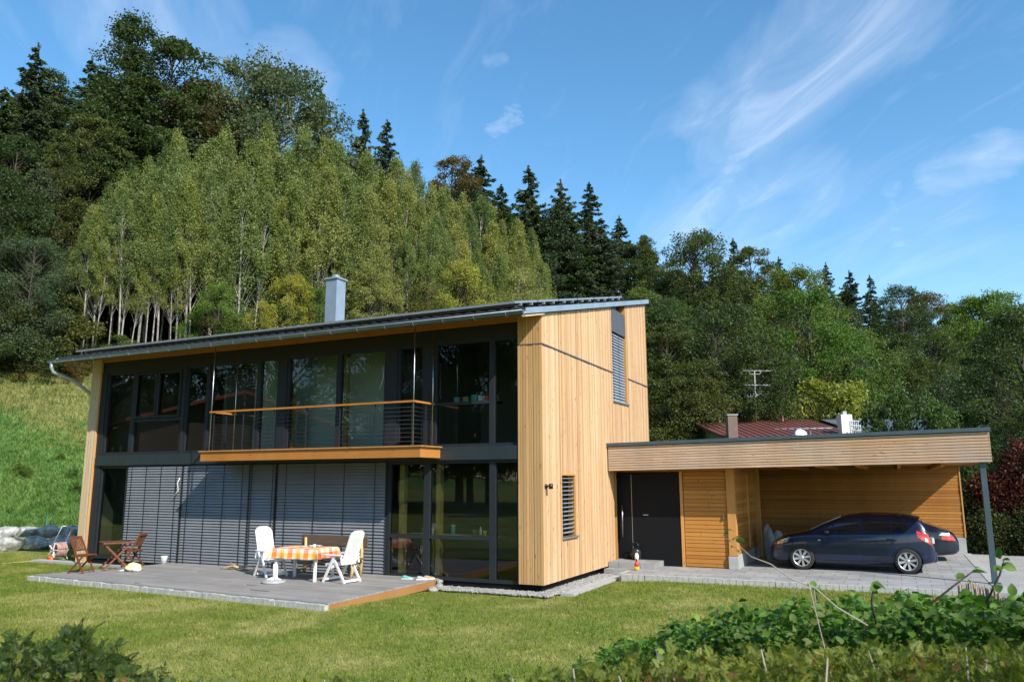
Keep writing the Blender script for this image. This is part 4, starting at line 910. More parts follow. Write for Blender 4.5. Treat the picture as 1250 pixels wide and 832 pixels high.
for k, (x, mm, lab) in enumerate([(-2.6, 'teal', 'blue green storage box on the upper sill, first from the left'), (-2.35, 'straw', 'brown storage box on the upper sill, second from the left'), (-2.1, 'teal', 'taller pale green box on the upper sill'), (-1.9, 'plaster', 'low white box on the upper sill'), (-1.7, 'red', 'box with a red front on the upper sill'), (-1.52, 'plaster', 'white box at the right end of the upper sill')]):
    mb = MB(); mb.box(-.075, .075, -.05, .05, 0, .14+.04*(k == 2)); mb.box(-.08, .08, -.055, .055, .14+.04*(k == 2), .155+.04*(k == 2)); o = mb.build('storage_box', mm); place(o, (x, .55, 4.27)); tag(o, lab, 'box', 'boxes on the upstairs sill')
mb = MB(); mb.box(-2.98, -1.42, .30, .75, 4.23, 4.268); mb.build('shelf', 'panel', H)
# dining chair seen inside
ic = empty('wooden_chair', (-3.7, 1.0, .0)); mb = MB(); mb.box(-3.86, -3.50, .95, .98, .75, 1.16); mb.build('backrest', 'yellow_post', ic, .01); mb = MB(); mb.box(-3.88, -3.48, .98, 1.4, .44, .48); mb.build('seat', 'yellow_post', ic, .01)
for x in (-3.86, -3.52):
    for y in (.955, 1.36): mb = MB(); mb.box(x, x+.03, y, y+.03, .0, .75 if y < 1 else .44); mb.build('leg', 'yellow_post', ic)
tag(ic, 'light wooden chair behind the lower glass door', 'chair')

# entrance things
ln = empty('toy_lantern', (.93, 3.95, 0)); mb = MB(); mb.lathe((.93, 3.95, 0.0), [(0, 0), (.07, 0), (.07, .09), (.055, .10), (0, .10)], 16); mb.build('base', 'yellow', ln)
mb = MB(); mb.lathe((.93, 3.95, .1), [(.055, 0), (.06, .05), (.045, .13), (0, .14)], 16); mb.build('body', 'red', ln); mb = MB(); mb.lathe((.93, 3.95, .24), [(.02, 0), (.02, .05), (0, .05)], 10); mb.build('knob', 'trim', ln); tag(ln, 'small red and yellow plastic lantern on the path edge by the entrance', 'lantern')
bb = empty('shoulder_bag', (.55, 5.1, .15)); mb = MB(); mb.blob((.55, 5.12, .30), (.16, .12, .17), 6, 10, .1); mb.build('bag_body', 'trim', bb); mb = MB(); mb.lathe((.62, 4.98, .15), [(0, 0), (.05, 0), (.06, .12), (.03, .2), (0, .2)], 12); mb.build('bottle_pocket', 'white', bb); mb = MB(); mb.tube([(.45, 5.12, .42), (.48, 5.12, .6), (.6, 5.12, .62), (.66, 5.12, .43)], .015, 7); mb.build('strap', 'trim', bb)
tag(bb, 'black bag with a white bottle standing on the step by the front door', 'bag')
for k, (x, y, z, r, lab) in enumerate([(3.72, 8.2, .55, (.16, .16, .5), 'crumpled grey sack leaning behind the bonnet of the blue hatchback'), (3.95, 8.4, .42, (.17, .16, .42), 'lower pale sack right of the grey sack in the carport')]):
    mb = MB(); mb.blob((0, 0, 0), r, 40+k, 12, .2); o = mb.build('sack', 'concrete'); place(o, (x, y, z)); tag(o, lab, 'sack')

# hose reel cart
hr = empty('hose_cart', (-17.6, .6, -.2)); c = (-17.6, .6)
mb = MB(); mb.tube([(c[0]-.02, c[1]-.2, 0.03), (c[0]-.05, c[1]-.2, .35), (c[0]+.32, c[1]-.2, .92)], .014, 7); mb.tube([(c[0]-.02, c[1]+.2, .03), (c[0]-.05, c[1]+.2, .35), (c[0]+.32, c[1]+.2, .92)], .014, 7); mb.tube([(c[0]+.32, c[1]-.2, .92), (c[0]+.32, c[1]+.2, .92)], .014, 7); mb.tube([(c[0]-.28, c[1], -.13), (c[0]+.3, c[1], -.13)], .014, 7); mb.tube([(c[0], c[1]-.2, .06), (c[0]-.05, c[1]-.24, -.14)], .014, 6); mb.tube([(c[0], c[1]+.2, .06), (c[0]+.3, c[1]+.1, -.13)], .014, 6); mb.build('frame', 'alu', hr)
mb = MB()
for k in range(9):
    rr_ = .20+.012*(k % 3); y0 = c[1]-.15+k*.037; pts = [(c[0]-.04+rr_*math.cos(a), y0+.01*math.sin(2*a+k), .16+rr_*math.sin(a)) for a in np.linspace(0, 6.28, 22)]; mb.tube(pts, .018, 6)
mb.build('coiled_hose', 'pinkhose', hr)
mb = MB(); 
for s in (-.19, .19):
    for k in range(5): a = k*1.2566; mb.bar((c[0]-.04, c[1]+s, .16), (c[0]-.04+.24*math.cos(a), c[1]+s, .16+.24*math.sin(a)), .03, .02)
mb.build('reel_spokes', 'white', hr)
for x, y in ((c[0]-.28, c[1]-.12), (c[0]+.02, c[1]-.28)):
    mb = MB(); mb.lathe((x, y, -.12), [(0, -.03), (.085, -.03), (.09, 0), (.085, .03), (0, .03)], 18, 'y'); mb.build('wheel', 'orange', hr)
tag(hr, 'garden hose reel cart with orange wheels left of the house corner', 'hose reel')
mb = MB(); pts = [(-17.7, .4, -.15), (-18.0, .0, -.17), (-18.3, -.5, -.18), (-18.2, -.9, -.18), (-17.6, -1.1, -.18)]; mb.tube(pts, .014, 6); tag(mb.build('garden_hose', 'straw'), 'pale hose end trailing over the grass from the reel', 'hose')
mb = MB(); mb.lathe((0, 0, 0), [(0, -.09), (.05, -.075), (.085, -.03), (.09, 0), (.085, .03), (.05, .075), (0, .09)], 16); o = mb.build('ball', 'yellow'); place(o, (-18.3, -1.7, -.1)); tag(o, 'yellow ball on the lawn at the left picture edge', 'ball')

# boulder wall
def facet(mb, n, rr, rad):
    pts = [Vector(v) for v in mb.v]
    for _ in range(n):
        d = Vector((rr.gauss(0, 1), rr.gauss(0, 1), rr.gauss(0, 1))).normalized(); lim = rr.uniform(.66, .86)*math.sqrt((d.x*rad[0])**2+(d.y*rad[1])**2+(d.z*rad[2])**2)
        for i, p in enumerate(pts):
            e = p.dot(d)-lim
            if e > 0: pts[i] = p-d*e*.96
    mb.v = [tuple(p) for p in pts]; mb.s = [False]*len(mb.s)
rr = random.Random(11); lab0 = ['large', 'squat', 'rounded', 'blocky', 'craggy']
dv = Vector((.47, .88)); base = Vector((-22.9, 1.9)); boulders = []
big = {2: 'largest whitish boulder of the stone wall, lower row left of the hose reel', }
k = 0
for row in range(2):
    t = -9.5 + row*.5
    while t < 8.0:
        w = rr.uniform(.75, 1.25)*(1 if row == 0 else .85); h = (.42 if row == 0 else .36)*rr.uniform(.9, 1.15); p = base+dv*(t+w/2); off = Vector((-.85, .53))*(row*.28)
        mb = MB(); mb.blob((0, 0, 0), (w*.60, w*.42, h*.70), 100+k, 15, .10); facet(mb, 14, rr, (w*.60, w*.42, h*.70)); o = mb.build('boulder', 'rock')
        o.location = (p.x+off.x, p.y+off.y, -.2+h*.45+row*.48); o.rotation_euler = (rr.uniform(-.12, .12), rr.uniform(-.12, .12), math.atan2(dv.y, dv.x)+rr.uniform(-.15, .15))
        tag(o, ('grey limestone boulder in the upper row of the retaining wall left of the house' if row else 'grey limestone boulder in the bottom row of the retaining wall left of the house'), 'boulder', 'upper boulders of the retaining wall' if row else 'bottom boulders of the retaining wall'); boulders.append((o, row, t)); t += w*.9; k += 1
# green posts and wire fence above the wall
fe = empty('wire_fence', (-22.5, 2, .6)); mb = MB()
FP = []
for q in (-8.6, -5.2, -1.8, 1.6, 5.0): p = base+dv*(q-.1)+Vector((-.85, .53))*1.3; FP.append(p)
for p in FP: m1 = MB(); z = gz(p.x, p.y); m1.tube([(p.x, p.y, z-.1), (p.x, p.y, z+1.25)], .028, 8); m1.build('post', 'green_plastic', fe)
mb = MB()
for a, b in zip(FP, FP[1:]):
    za, zb2 = gz(a.x, a.y), gz(b.x, b.y)
    for h in np.arange(.12, 1.2, .18): mb.tube([(a.x, a.y, za+h), (b.x, b.y, zb2+h)], .0035, 4)
mb.build('wire', 'green_plastic', fe); tag(fe, 'thin green wire fence on posts above the boulder wall', 'fence')

# ================================================================== CARS
def make_car(name, L, st, paint, wheelx, wr=.31, rimr=.222, windows=(), head=None, tail=None, lens=None, mirror=None, seams=(), handles=(), width_scale=1., spokes=8):
    """st: rows x, roofline, half width, bottom z, belt z, window top z.  local x 0 = nose, near side is -y"""
    st = np.array(st, float)
    def par(x):
        v = []
        for c in range(1, 6): v.append(np.mean([np.interp(x+d, st[:, 0], st[:, c]) for d in (-.035, -.018, 0, .018, .035)]))
        return v
    def section(x):
        Hh, W, zb, be, wt = par(x); W *= width_scale; be = min(be, Hh-.035); wt = max(be+.006, min(wt, Hh-.06)); ins = (wt-be)*.40
        P = [(0, zb), (W*.55, zb), (W*.90, zb+.01), (W*.975, zb+.07), (W*.995, zb+.16 if zb+.16 < be-.1 else be-.1), (W, min(.60, be-.07)), (W*.985, be-.045), (W*.955, be), (W*.94-ins*.55, be+(wt-be)*.5), (W*.93-ins, wt), (W*.90-ins-.045*(1 if wt > be+.05 else 3), wt+(Hh-wt)*.62), (max(.2*W, W*.62-ins), Hh-.010), (W*.3, Hh-.002), (0, Hh)]
        for _ in range(2):
            Q = [P[0]]
            for a, b in zip(P, P[1:]): Q += [(a[0]*.75+b[0]*.25, a[1]*.75+b[1]*.25), (a[0]*.25+b[0]*.75, a[1]*.25+b[1]*.75)]
            Q.append(P[-1]); P = Q
        return P
    def side_y(x, z):
        P = [p for p in section(x)]; P = sorted([(p[1], p[0]) for p in P if p[0] > .25*par(x)[1]*width_scale]); zs = [p[0] for p in P]; ys = [p[1] for p in P]
        i = int(np.argmax(ys)); return float(np.interp(z, zs, ys))
    root = empty(name); XS = sorted(set([0, .015, .04, .07]+list(np.arange(.1, L-.1, .05))+[L-.1, L-.07, L-.04, L-.015, L]))
    mb = MB(); vs = []; fs = []
    for x in XS:
        P = section(x); ring = [(x, -a, b) for a, b in P]+[(x, a, b) for a, b in P[-2:0:-1]]; vs += ring
    n = len(ring)
    for i in range(len(XS)-1):
        for k in range(n): fs.append((i*n+k, i*n+(k+1) % n, (i+1)*n+(k+1) % n, (i+1)*n+k))
    fs += [tuple(range(n))[::-1], tuple(range((len(XS)-1)*n, len(XS)*n))]
    mb.add(vs, fs, .5, True); body = mb.build('body', paint, root)
    cm = MB()
    for wx in wheelx:
        for s in (-1, 1): cm.lathe((wx, s*.86, wr), [(0, -.24), (wr+.045, -.24), (wr+.045, .24), (0, .24)], 40, 'y', smooth=False)
    cut = cm.build('cutter', 'trim'); mod = body.modifiers.new('b', 'BOOLEAN'); mod.object = cut; mod.operation = 'DIFFERENCE'; mod.solver = 'EXACT'
    dg = bpy.context.evaluated_depsgraph_get(); nm = bpy.data.meshes.new_from_object(body.evaluated_get(dg)); body.modifiers.clear(); old = body.data; nm.materials.clear(); nm.materials.append(M[paint]); body.data = nm; nm.name = 'body'
    bpy.data.objects.remove(cut)
    for poly in nm.polygons: poly.material_index = 0
    wl = MB()
    for wx in wheelx:
        for s in (-1, 1): wl.lathe((wx, s*.75, wr), [(wr+.040, .0-.13), (wr+.040, .03)], 28, 'y', cap=False); wl.lathe((wx, s*.64, wr), [(0, 0), (wr+.04, 0)], 28, 'y')
    wl.build('wheel_arch', 'trim', body)
    for wx in wheelx:
        for s in (-1, 1):
            y = s*(.80*width_scale); w = empty('wheel'); w.parent = root
            m1 = MB(); m1.lathe((wx, y, wr), [(rimr, -.095), (wr-.03, -.10), (wr-.008, -.085), (wr, -.05), (wr, .05), (wr-.008, .085), (wr-.03, .10), (rimr, .095)], 36, 'y', cap=False); m1.build('tyre', 'tyre', w)
            m2 = MB(); o = s*.085
            m2.lathe((wx, y+o*.0, wr), [(rimr-.0, -.094), (rimr-.016, -.094), (rimr-.022, 0), (rimr-.016, .094), (rimr, .094)], 36, 'y', cap=False)
            for k in range(spokes):
                a = 2*math.pi*k/spokes+.2; c_, s_ = math.cos(a), math.sin(a); t0, t1 = -s_, c_; yo = y+o*.95; yi = y+o*.8
                wi, wo = .017, .034; ri, ro = .03, rimr-.010
                q = lambda r_, w_, yy: (wx+c_*r_+t0*w_, yy, wr+s_*r_+t1*w_)
                m2.hexa([q(ri, -wi, yi), q(ri, wi, yi), q(ri, wi, y+o*.3), q(ri, -wi, y+o*.3)], [q(ro, -wo, yo), q(ro, wo, yo), q(ro, wo, y+o*.6), q(ro, -wo, y+o*.6)])
            m2.lathe((wx, y+o*.82, wr), [(0, -.012), (.042, -.012), (.05, 0), (.042, .012), (0, .012)], 18, 'y'); m2.build('rim', 'rim', w)
            m3 = MB(); m3.lathe((wx, y+s*.0, wr), [(0, 0), (rimr-.005, 0)], 28, 'y'); m3.build('brake_disc', 'trim', w)
    def patch(nm_, poly, m, off, par_, n=(16, 8), sides=(-1, 1)):
        """poly: bottom polyline and top polyline [(x,z)...] spanning same x range"""
        bo, to = poly; xa, xb = bo[0][0], bo[-1][0]; out_ = MB()
        for s in sides:
            vs = []; fs = []
            for i in range(n[0]+1):
                u = i/n[0]; 
                def at(pl):
                    X_ = [p[0] for p in pl]; ll = X_[0]+(X_[-1]-X_[0])*u; return ll, float(np.interp(ll, X_, [p[1] for p in pl])) if X_[-1] > X_[0] else (pl[0][1]+(pl[-1][1]-pl[0][1])*u)
                (xb_, zb_2), (xt_, zt_2) = at(bo), at(to)
                for j in range(n[1]+1):
                    v = j/n[1]; x = xb_+(xt_-xb_)*v; z = zb_2+(zt_2-zb_2)*v; vs.append((x, s*(side_y(x, z)+off), z))
            for i in range(n[0]):
                for j in range(n[1]): a = i*(n[1]+1)+j; fs.append((a, a+n[1]+1, a+n[1]+2, a+1))
            out_.add(vs, fs, .5, True)
        return out_.build(nm_, m, par_)
    for k, wdw in enumerate(windows):
        tb, tt = wdw
        for s in (-1, 1):
            o = patch('side_window', (tb, tt), 'carglass', .006, root, sides=(s,))
    if head:
        for s in (-1, 1): patch('headlight', head, 'headlight', .004, root, (8, 6), (s,))
    if tail:
        for s in (-1, 1):
            o = patch('tail_light', tail, 'tail', .006, root, (8, 6), (s,))
            if lens: patch('lens', lens, 'lens', .010, o, (4, 4), (s,))
    for s in (-1, 1):
        se = MB()
        for pl in seams:
            pts = []
            for (x0, z0), (x1, z1) in zip(pl, pl[1:]):
                for q in range(6): u = q/6; x = x0+(x1-x0)*u; z = z0+(z1-z0)*u; pts.append((x, s*(side_y(x, z)+.0005), z))
            pts.append((pl[-1][0], s*(side_y(*pl[-1])+.0005), pl[-1][1])); se.tube(pts, .0045, 4)
        se.build('door_seam', 'trim', body)
    for (x, z) in handles:
        for s in (-1, 1): h = MB(); y = s*(side_y(x, z)+.018); h.tube([(x-.08, y-s*.012, z), (x-.05, y, z), (x+.05, y, z), (x+.08, y-s*.012, z)], .013, 7); h.build('door_handle', paint, root)
    if mirror:
        for s in (-1, 1): h = MB(); x, z = mirror; h.blob((x, s*(side_y(x, z)+.10), z+.04), (.07, .10, .075), 3, 8, .04); h.bar((x, s*(side_y(x, z)-.02), z-.01), (x, s*(side_y(x, z)+.08), z+.02), .04, .03); h.build('wing_mirror', paint, root)
    return root, body, side_y, patch
#        x     roof   half   bottom belt  wtop
hatch = [(0, .50, .50, .30, .46, .48), (.02, .60, .60, .25, .52, .54), (.08, .68, .68, .21, .60, .62), (.2, .775, .76, .19, .71, .72), (.4, .86, .82, .18, .80, .81), (.7, .935, .845, .17, .87, .88), (.98, .985, .85, .17, .905, .92), (1.15, 1.07, .85, .17, .915, 1.00), (1.4, 1.20, .852, .17, .92, 1.12), (1.7, 1.335, .853, .17, .93, 1.24), (2.0, 1.42, .855, .17, .94, 1.33), (2.3, 1.465, .855, .17, .95, 1.37), (2.7, 1.485, .855, .17, .965, 1.385), (3.1, 1.475, .85, .17, .985, 1.37), (3.45, 1.44, .835, .18, 1.01, 1.335), (3.62, 1.40, .815, .20, 1.03, 1.30), (3.72, 1.32, .80, .22, 1.03, 1.24), (3.82, 1.15, .775, .24, 1.0, 1.10), (3.90, .98, .745, .26, .93, .94), (3.96, .80, .71, .28, .74, .76), (3.99, .64, .66, .32, .58, .6), (4.0, .55, .60, .38, .5, .52)]
car, body, sy, patch = make_car('hatchback_car', 4.0, hatch, 'paint_blue', (.84, 3.35),
    windows=[([(1.30, .955), (1.62, .965)], [(1.45, 1.04), (1.62, 1.15)]), ([(1.66, .965), (2.30, .98)], [(1.68, 1.18), (2.28, 1.345)]), ([(2.38, .985), (3.02, 1.005)], [(2.37, 1.355), (2.98, 1.345)]), ([(3.07, 1.01), (3.42, 1.06)], [(3.04, 1.34), (3.30, 1.30)])],
    head=([(.09, .60), (.50, .70)], [(.16, .69), (.56, .835)]), tail=([(3.62, .90), (3.93, .70)], [(3.60, 1.06), (3.86, .99)]), lens=([(3.78, .80), (3.86, .77)], [(3.78, .90), (3.85, .88)]),
    mirror=(1.50, .96), seams=[[(1.42, .90), (1.36, .55), (1.42, .26)], [(2.34, 1.36), (2.34, .95), (2.34, .26)], [(3.06, 1.34), (3.10, .95), (2.98, .62), (2.90, .30)], [(1.42, .27), (2.9, .30)]], handles=[(2.18, .80), (2.98, .84)])
mb = MB(); mb.box(3.955, 4.005, -.26, .26, .72, .84); mb.build('number_plate', 'white', car, .004)
mb = MB(); mb.lathe((3.62, -.0, .0), [(0, 0)]*2, 4) if False else mb.tube([(3.2, 0, 1.46), (3.42, 0, 1.64)], [.006, .003], 5); mb.build('aerial', 'trim', car)
mb = MB(); mb.hexa([(3.30, -.56, 1.435), (3.30, .56, 1.435), (3.69, .54, 1.345), (3.69, -.54, 1.345)], [(3.30, -.56, 1.448), (3.30, .56, 1.448), (3.72, .54, 1.372), (3.72, -.54, 1.372)]); mb.build('roof_spoiler', 'paint_blue', car, .008)
mb = MB(); mb.hexa([(3.745, -.53, 1.29), (3.745, .53, 1.29), (3.885, .62, 1.03), (3.885, -.62, 1.03)], [(3.755, -.53, 1.30), (3.755, .53, 1.30), (3.895, .62, 1.04), (3.895, -.62, 1.04)]); mb.build('rear_window', 'carglass', car)
mb = MB(); mb.hexa([(1.10, -.62, 1.03), (1.10, .62, 1.03), (1.86, .52, 1.37), (1.86, -.52, 1.37)], [(1.08, -.62, 1.045), (1.08, .62, 1.045), (1.85, .52, 1.395), (1.85, -.52, 1.395)]); mb.build('windscreen', 'carglass', car)
mb = MB(); mb.hexa([(3.93, -.64, .27), (3.93, .64, .27), (4.03, .58, .30), (4.03, -.58, .30)], [(3.93, -.66, .55), (3.93, .66, .55), (4.035, .6, .52), (4.035, -.6, .52)]); mb.build('bumper', 'paint_blue', car, .03)
mb = MB(); mb.box(1.27, 1.33, -.872, -.862, .76, .785); mb.build('side_repeater', 'lens', car)
place(car, (4.02, 6.76, 0)); tag(car, 'dark blue five door hatchback parked sideways in the carport', 'car')
coupe = [(0, .48, .50, .22, .42, .44), (.03, .58, .62, .19, .50, .52), (.15, .68, .72, .16, .60, .62), (.4, .78, .82, .14, .70, .72), (.9, .85, .86, .13, .78, .79), (1.3, .92, .87, .13, .82, .84), (1.6, 1.05, .87, .13, .83, .98), (1.9, 1.20, .87, .13, .84, 1.12), (2.3, 1.285, .88, .13, .86, 1.21), (2.7, 1.29, .885, .13, .88, 1.21), (3.1, 1.23, .90, .13, .90, 1.15), (3.5, 1.11, .91, .14, .89, 1.04), (3.9, .985, .90, .15, .87, .93), (4.15, .90, .86, .17, .82, .84), (4.3, .82, .80, .19, .75, .77), (4.38, .70, .74, .24, .62, .64), (4.42, .58, .68, .30, .52, .54)]
car2, *_ = make_car('coupe_car', 4.42, coupe, 'paint_night', (.95, 3.30), wr=.32, rimr=.235, windows=[([(1.75, .87), (2.55, .91)], [(1.85, 1.08), (2.50, 1.19)]), ([(2.60, .91), (3.35, .95)], [(2.58, 1.19), (3.15, 1.12)])], head=([(.25, .55), (.55, .62)], [(.30, .66), (.60, .74)]), tail=([(3.98, .62), (4.34, .58)], [(4.0, .76), (4.27, .745)]), lens=([(3.92, .74), (4.2, .72)], [(4.0, .82), (4.2, .80)]), seams=[[(2.56, .88), (2.56, .3)]], mirror=(1.7, .86), spokes=5)
place(car2, (4.33, 10.5, 0)); tag(car2, 'low dark coupe parked behind the blue hatchback, only its tail showing', 'car')

# ================================================================== VEGETATION
def leaf_quads(P, dirn, L0, W0, rs, fold=0.):
    """kite shaped leaves at P, axis dirn"""
    n = len(P); d = dirn/np.maximum(1e-6, np.linalg.norm(dirn, axis=1))[:, None]; q = rs.normal(size=(n, 3)); s = np.cross(d, q); s /= np.maximum(1e-6, np.linalg.norm(s, axis=1))[:, None]
    l = L0*rs.uniform(.65, 1.35, n)[:, None]; w = W0*rs.uniform(.7, 1.3, n)[:, None]
    return np.stack([P-d*l*.5, P+s*w*.5-d*l*.05, P+d*l*.5, P-s*w*.5-d*l*.05], 1)
def crown_mesh(name, Vq, rnd, m, parent): 
    V = Vq.reshape(-1, 3); F = np.arange(len(V)).reshape(-1, 4); return npmesh(name, V, F, rnd, m, parent)
def broadleaf(seed, Hh, Rr, base, shape='round', nclump=46, lpc=230, leaf=.24, m='green', bark='bark', tr=.16, flat=.75, name='broadleaf_tree', up=.0):
    rs = np.random.RandomState(seed); rr = random.Random(seed); root = empty(name); tb = MB()
    lw = .07 if name == 'birch_tree' else .04; lean = (rr.uniform(-lw, lw)*Hh, rr.uniform(-lw, lw)*Hh); tp = [(0, 0, -.6), (lean[0]*.2, lean[1]*.2, Hh*.3), (lean[0]*.6, lean[1]*.6, Hh*.6), (lean[0], lean[1], Hh*.93)]
    tb.tube(tp, [tr, tr*.8, tr*.5, tr*.12], 7)
    def trunk(z): t = max(0, min(1, z/(Hh*.93))); return Vector((lean[0]*t, lean[1]*t, z))
    C = []; lobes = [(rr.uniform(0, 6.28), rr.uniform(.1, .95), rr.uniform(.12, .28)) for _ in range(5)]
    while len(C) < nclump:
        h = rs.rand(); 
        if shape == 'round': prof = math.sqrt(max(0, 1-(2*h-.92)**2/1.18))
        elif shape == 'col': prof = ((1-h)**.75*1.05+.04)*min(1, h*5+.4)
        elif shape == 'cone': prof = (1-h)*.95+.1
        else: prof = math.sqrt(max(0, 1-h**2*.9))
        a = rs.rand()*6.283; bump = 1+sum(g*math.cos(a-p)*math.exp(-((h-q)/.2)**2) for p, q, g in lobes); r = Rr*prof*bump*math.sqrt(rs.uniform(.30 if shape == 'col' else .18, 1.0)); z = Hh*(base+(1-base)*h*.97); t = trunk(z); C.append((t.x+r*math.cos(a), t.y+r*math.sin(a), z, r))
    C = np.array(C); Vs = []; rn = []
    for i, (x, y, z, r) in enumerate(C):
        cr = Rr*rs.uniform(.16, .34)*(1.0 if shape != 'col' else .95)*(1-.3*(z/Hh)); n = int(lpc*rs.uniform(.7, 1.3)); d = rs.normal(size=(n, 3)); d /= np.linalg.norm(d, axis=1)[:, None]; q = rs.uniform(.25, 1, n)**.5*(1+.35*rs.normal(size=n)*.5)
        P = np.array([x, y, z])+d*cr*q[:, None]*np.array([1, 1, flat]); ax = d*.6+rs.normal(size=(n, 3))*.6+np.array([0, 0, -.15+up]); Vs.append(leaf_quads(P, ax, leaf, leaf*.62, rs)); rn.append(np.clip(rs.rand()*.35+rs.rand(n)*.65, 0, 1))
        if i % 2 == 0 or shape != 'col':
            t = trunk(max(.12*Hh, z-r*(1.5 if shape == 'col' else .7)-.05*Hh)); mid = (t+Vector((x, y, z)))/2+Vector((0, 0, .03*Hh*rr.uniform(-.5, 1))); tb.tube([t, mid, (x, y, z)], [tr*.2, tr*.1, tr*.04], 4, cap=False)
    tb.build('trunk', bark, root); crown_mesh('crown', np.concatenate(Vs), np.concatenate(rn), L_[m], root); root['H'] = Hh; return root
def spruce(seed, Hh, Rr, base=.04, m='spruce', name='spruce_tree', gap=0.):
    rs = np.random.RandomState(seed); rr = random.Random(seed); root = empty(name); tb = MB(); tb.tube([(0, 0, -.6), (0, 0, Hh*.5), (0, 0, Hh)], [.26, .15, .015], 7); Vs = []; rn = []; z = Hh*base
    while z < Hh*.99:
        f = 1-z/Hh; R_ = Rr*(f**.72)*rr.uniform(.72, 1.15)+.08; nb = int(5+4*f+rr.random()*2)
        for b in range(nb):
            if rr.random() < gap: continue
            a = rr.uniform(0, 6.283); L1 = R_*rr.uniform(.6, 1.15); drop = .18+.32*f; k = max(5, int(L1*12)); u = rs.uniform(.05, 1, k*3)**.8
            px_ = u*L1; pz = z-drop*L1*(u-.0)*1.0+.30*L1*u**3*.8; sway = (1-u*.75)*L1*.28*rs.uniform(-1, 1, len(u)); c_, s_ = math.cos(a), math.sin(a)
            P = np.stack([c_*px_-s_*sway, s_*px_+c_*sway, pz+rs.normal(0, .04, len(u))-np.abs(sway)*.3-rs.uniform(0, .12, len(u))*(1+f)], -1)
            ax = np.stack([c_*.8-s_*np.sign(sway)*.5, s_*.8+c_*np.sign(sway)*.5, -.35-.55*rs.rand(len(u))], -1)+rs.normal(0, .15, (len(u), 3)); Vs.append(leaf_quads(P, ax, .38, .13, rs)); rn.append(np.clip(.1+.75*u*rs.rand(len(u))+.1, 0, 1))
            if b % 2 == 0: tb.tube([(0, 0, z), (c_*L1*.9, s_*L1*.9, z-drop*L1*.7)], [.035, .01], 3, cap=False)
        z += Hh*.0155*rr.uniform(.8, 1.3)+.04
    k = 40; P = np.stack([rs.normal(0, .05, k), rs.normal(0, .05, k), Hh-rs.uniform(-.1, .9, k)], -1); Vs.append(leaf_quads(P, rs.normal(0, .5, (k, 3))+np.array([0, 0, 1.2]), .3, .09, rs)); rn.append(rs.rand(k))
    tb.build('trunk', 'bark', root); crown_mesh('crown', np.concatenate(Vs), np.concatenate(rn), L_[m], root); root['H'] = Hh; return root
def ht(o): return o['H']
PR = {}
PR['aspen'] = [broadleaf(20+i, 15, 2.1, (.30, .26, .50, .45, .36)[i], 'col', 125, 100, .135, 'aspen', 'birch', .10, 1.8, 'aspen_tree', .5) for i in range(5)]
PR['birch'] = [broadleaf(120+i, 16, 1.7, .56-.06*i, 'col', 95, 100, .135, 'aspen', 'birch', .09-.012*i, 1.7, 'birch_tree', .5) for i in range(3)]
PR['spruce'] = [spruce(40+i, 20, 5.0-.35*i, .03, 'spruce', gap=.05*i) for i in range(4)]
PR['round'] = [broadleaf(60+i, 16, 5.2, .14, 'round', 135, 230, .19, 'green', 'bark', .28, .72) for i in range(4)]
PR['tall'] = [broadleaf(70+i, 18, 3.9, .12, 'cone' if i == 1 else 'round', 130, 215, .19, 'dark', 'bark', .25, .6) for i in range(3)]
PR['fir'] = [broadleaf(80+i, 24, 5.2, .10, 'cone', 150, 210, .20, 'spruce_g', 'bark', .3, .38, 'fir_tree') for i in range(2)]
PR['bush'] = [broadleaf(90+i, 3.2, 1.9, .0, 'dome', 40, 260, .10, 'green', 'bark', .06, .8, 'shrub') for i in range(3)]
for l in PR.values():
    for o in l:
        KIDS[o.name] = kids(o)
USED = {}
def plant(kind, var, xy, height, m=None, label=None, cat='tree', group=None, name=None, wide=1., rz=None, sink=.3):
    src = PR[kind][var % len(PR[kind])]; key = (kind, var % len(PR[kind]))
    o = src if key not in USED else copy_tree(src); USED[key] = 1
    s = height/ht(src); o.location = (xy[0], xy[1], gz(*xy)-sink); o.rotation_euler = (0, 0, U(0, 6.28) if rz is None else rz); o.scale = (s*wide, s*wide, s)
    if m:
        for c in KIDS[src.name] if o is src else kids_fast(o):
            if c.name.startswith('crown'): c.material_slots[0].link = 'OBJECT'; c.material_slots[0].material = L_[m]
    if name: o.name = name
    tag(o, label, cat, group); return o
def kids_fast(o): return list(o.children)
def at_s(px, s):                      # point along picture column px where the hill coordinate is s
    d = azimuth(px); t = 10.
    for _ in range(60):
        x, y = CAM[0]+d[0]*t, CAM[1]+d[1]*t; t += (s-float(hill_s(x, y)))*.6
    return (x, y), t, d
def elev_h(px, py, t, d):             # height above sea of picture row py at ray distance t
    fwd = t*float(np.dot(d, FW[:2].tolist()+[0])) if False else None
    v = FW+R2*(px-625)/FPX-U2*(py-416)/FPX; return CAM[2]+v[2]/math.hypot(v[0], v[1])*t
def tree_at(kind, var, px, py, s, **k):
    (x, y), t, d = at_s(px, s); h = elev_h(px, py, t, d)-gz(x, y)+.3
    return plant(kind, var, (x, y), max(3, h), **k)

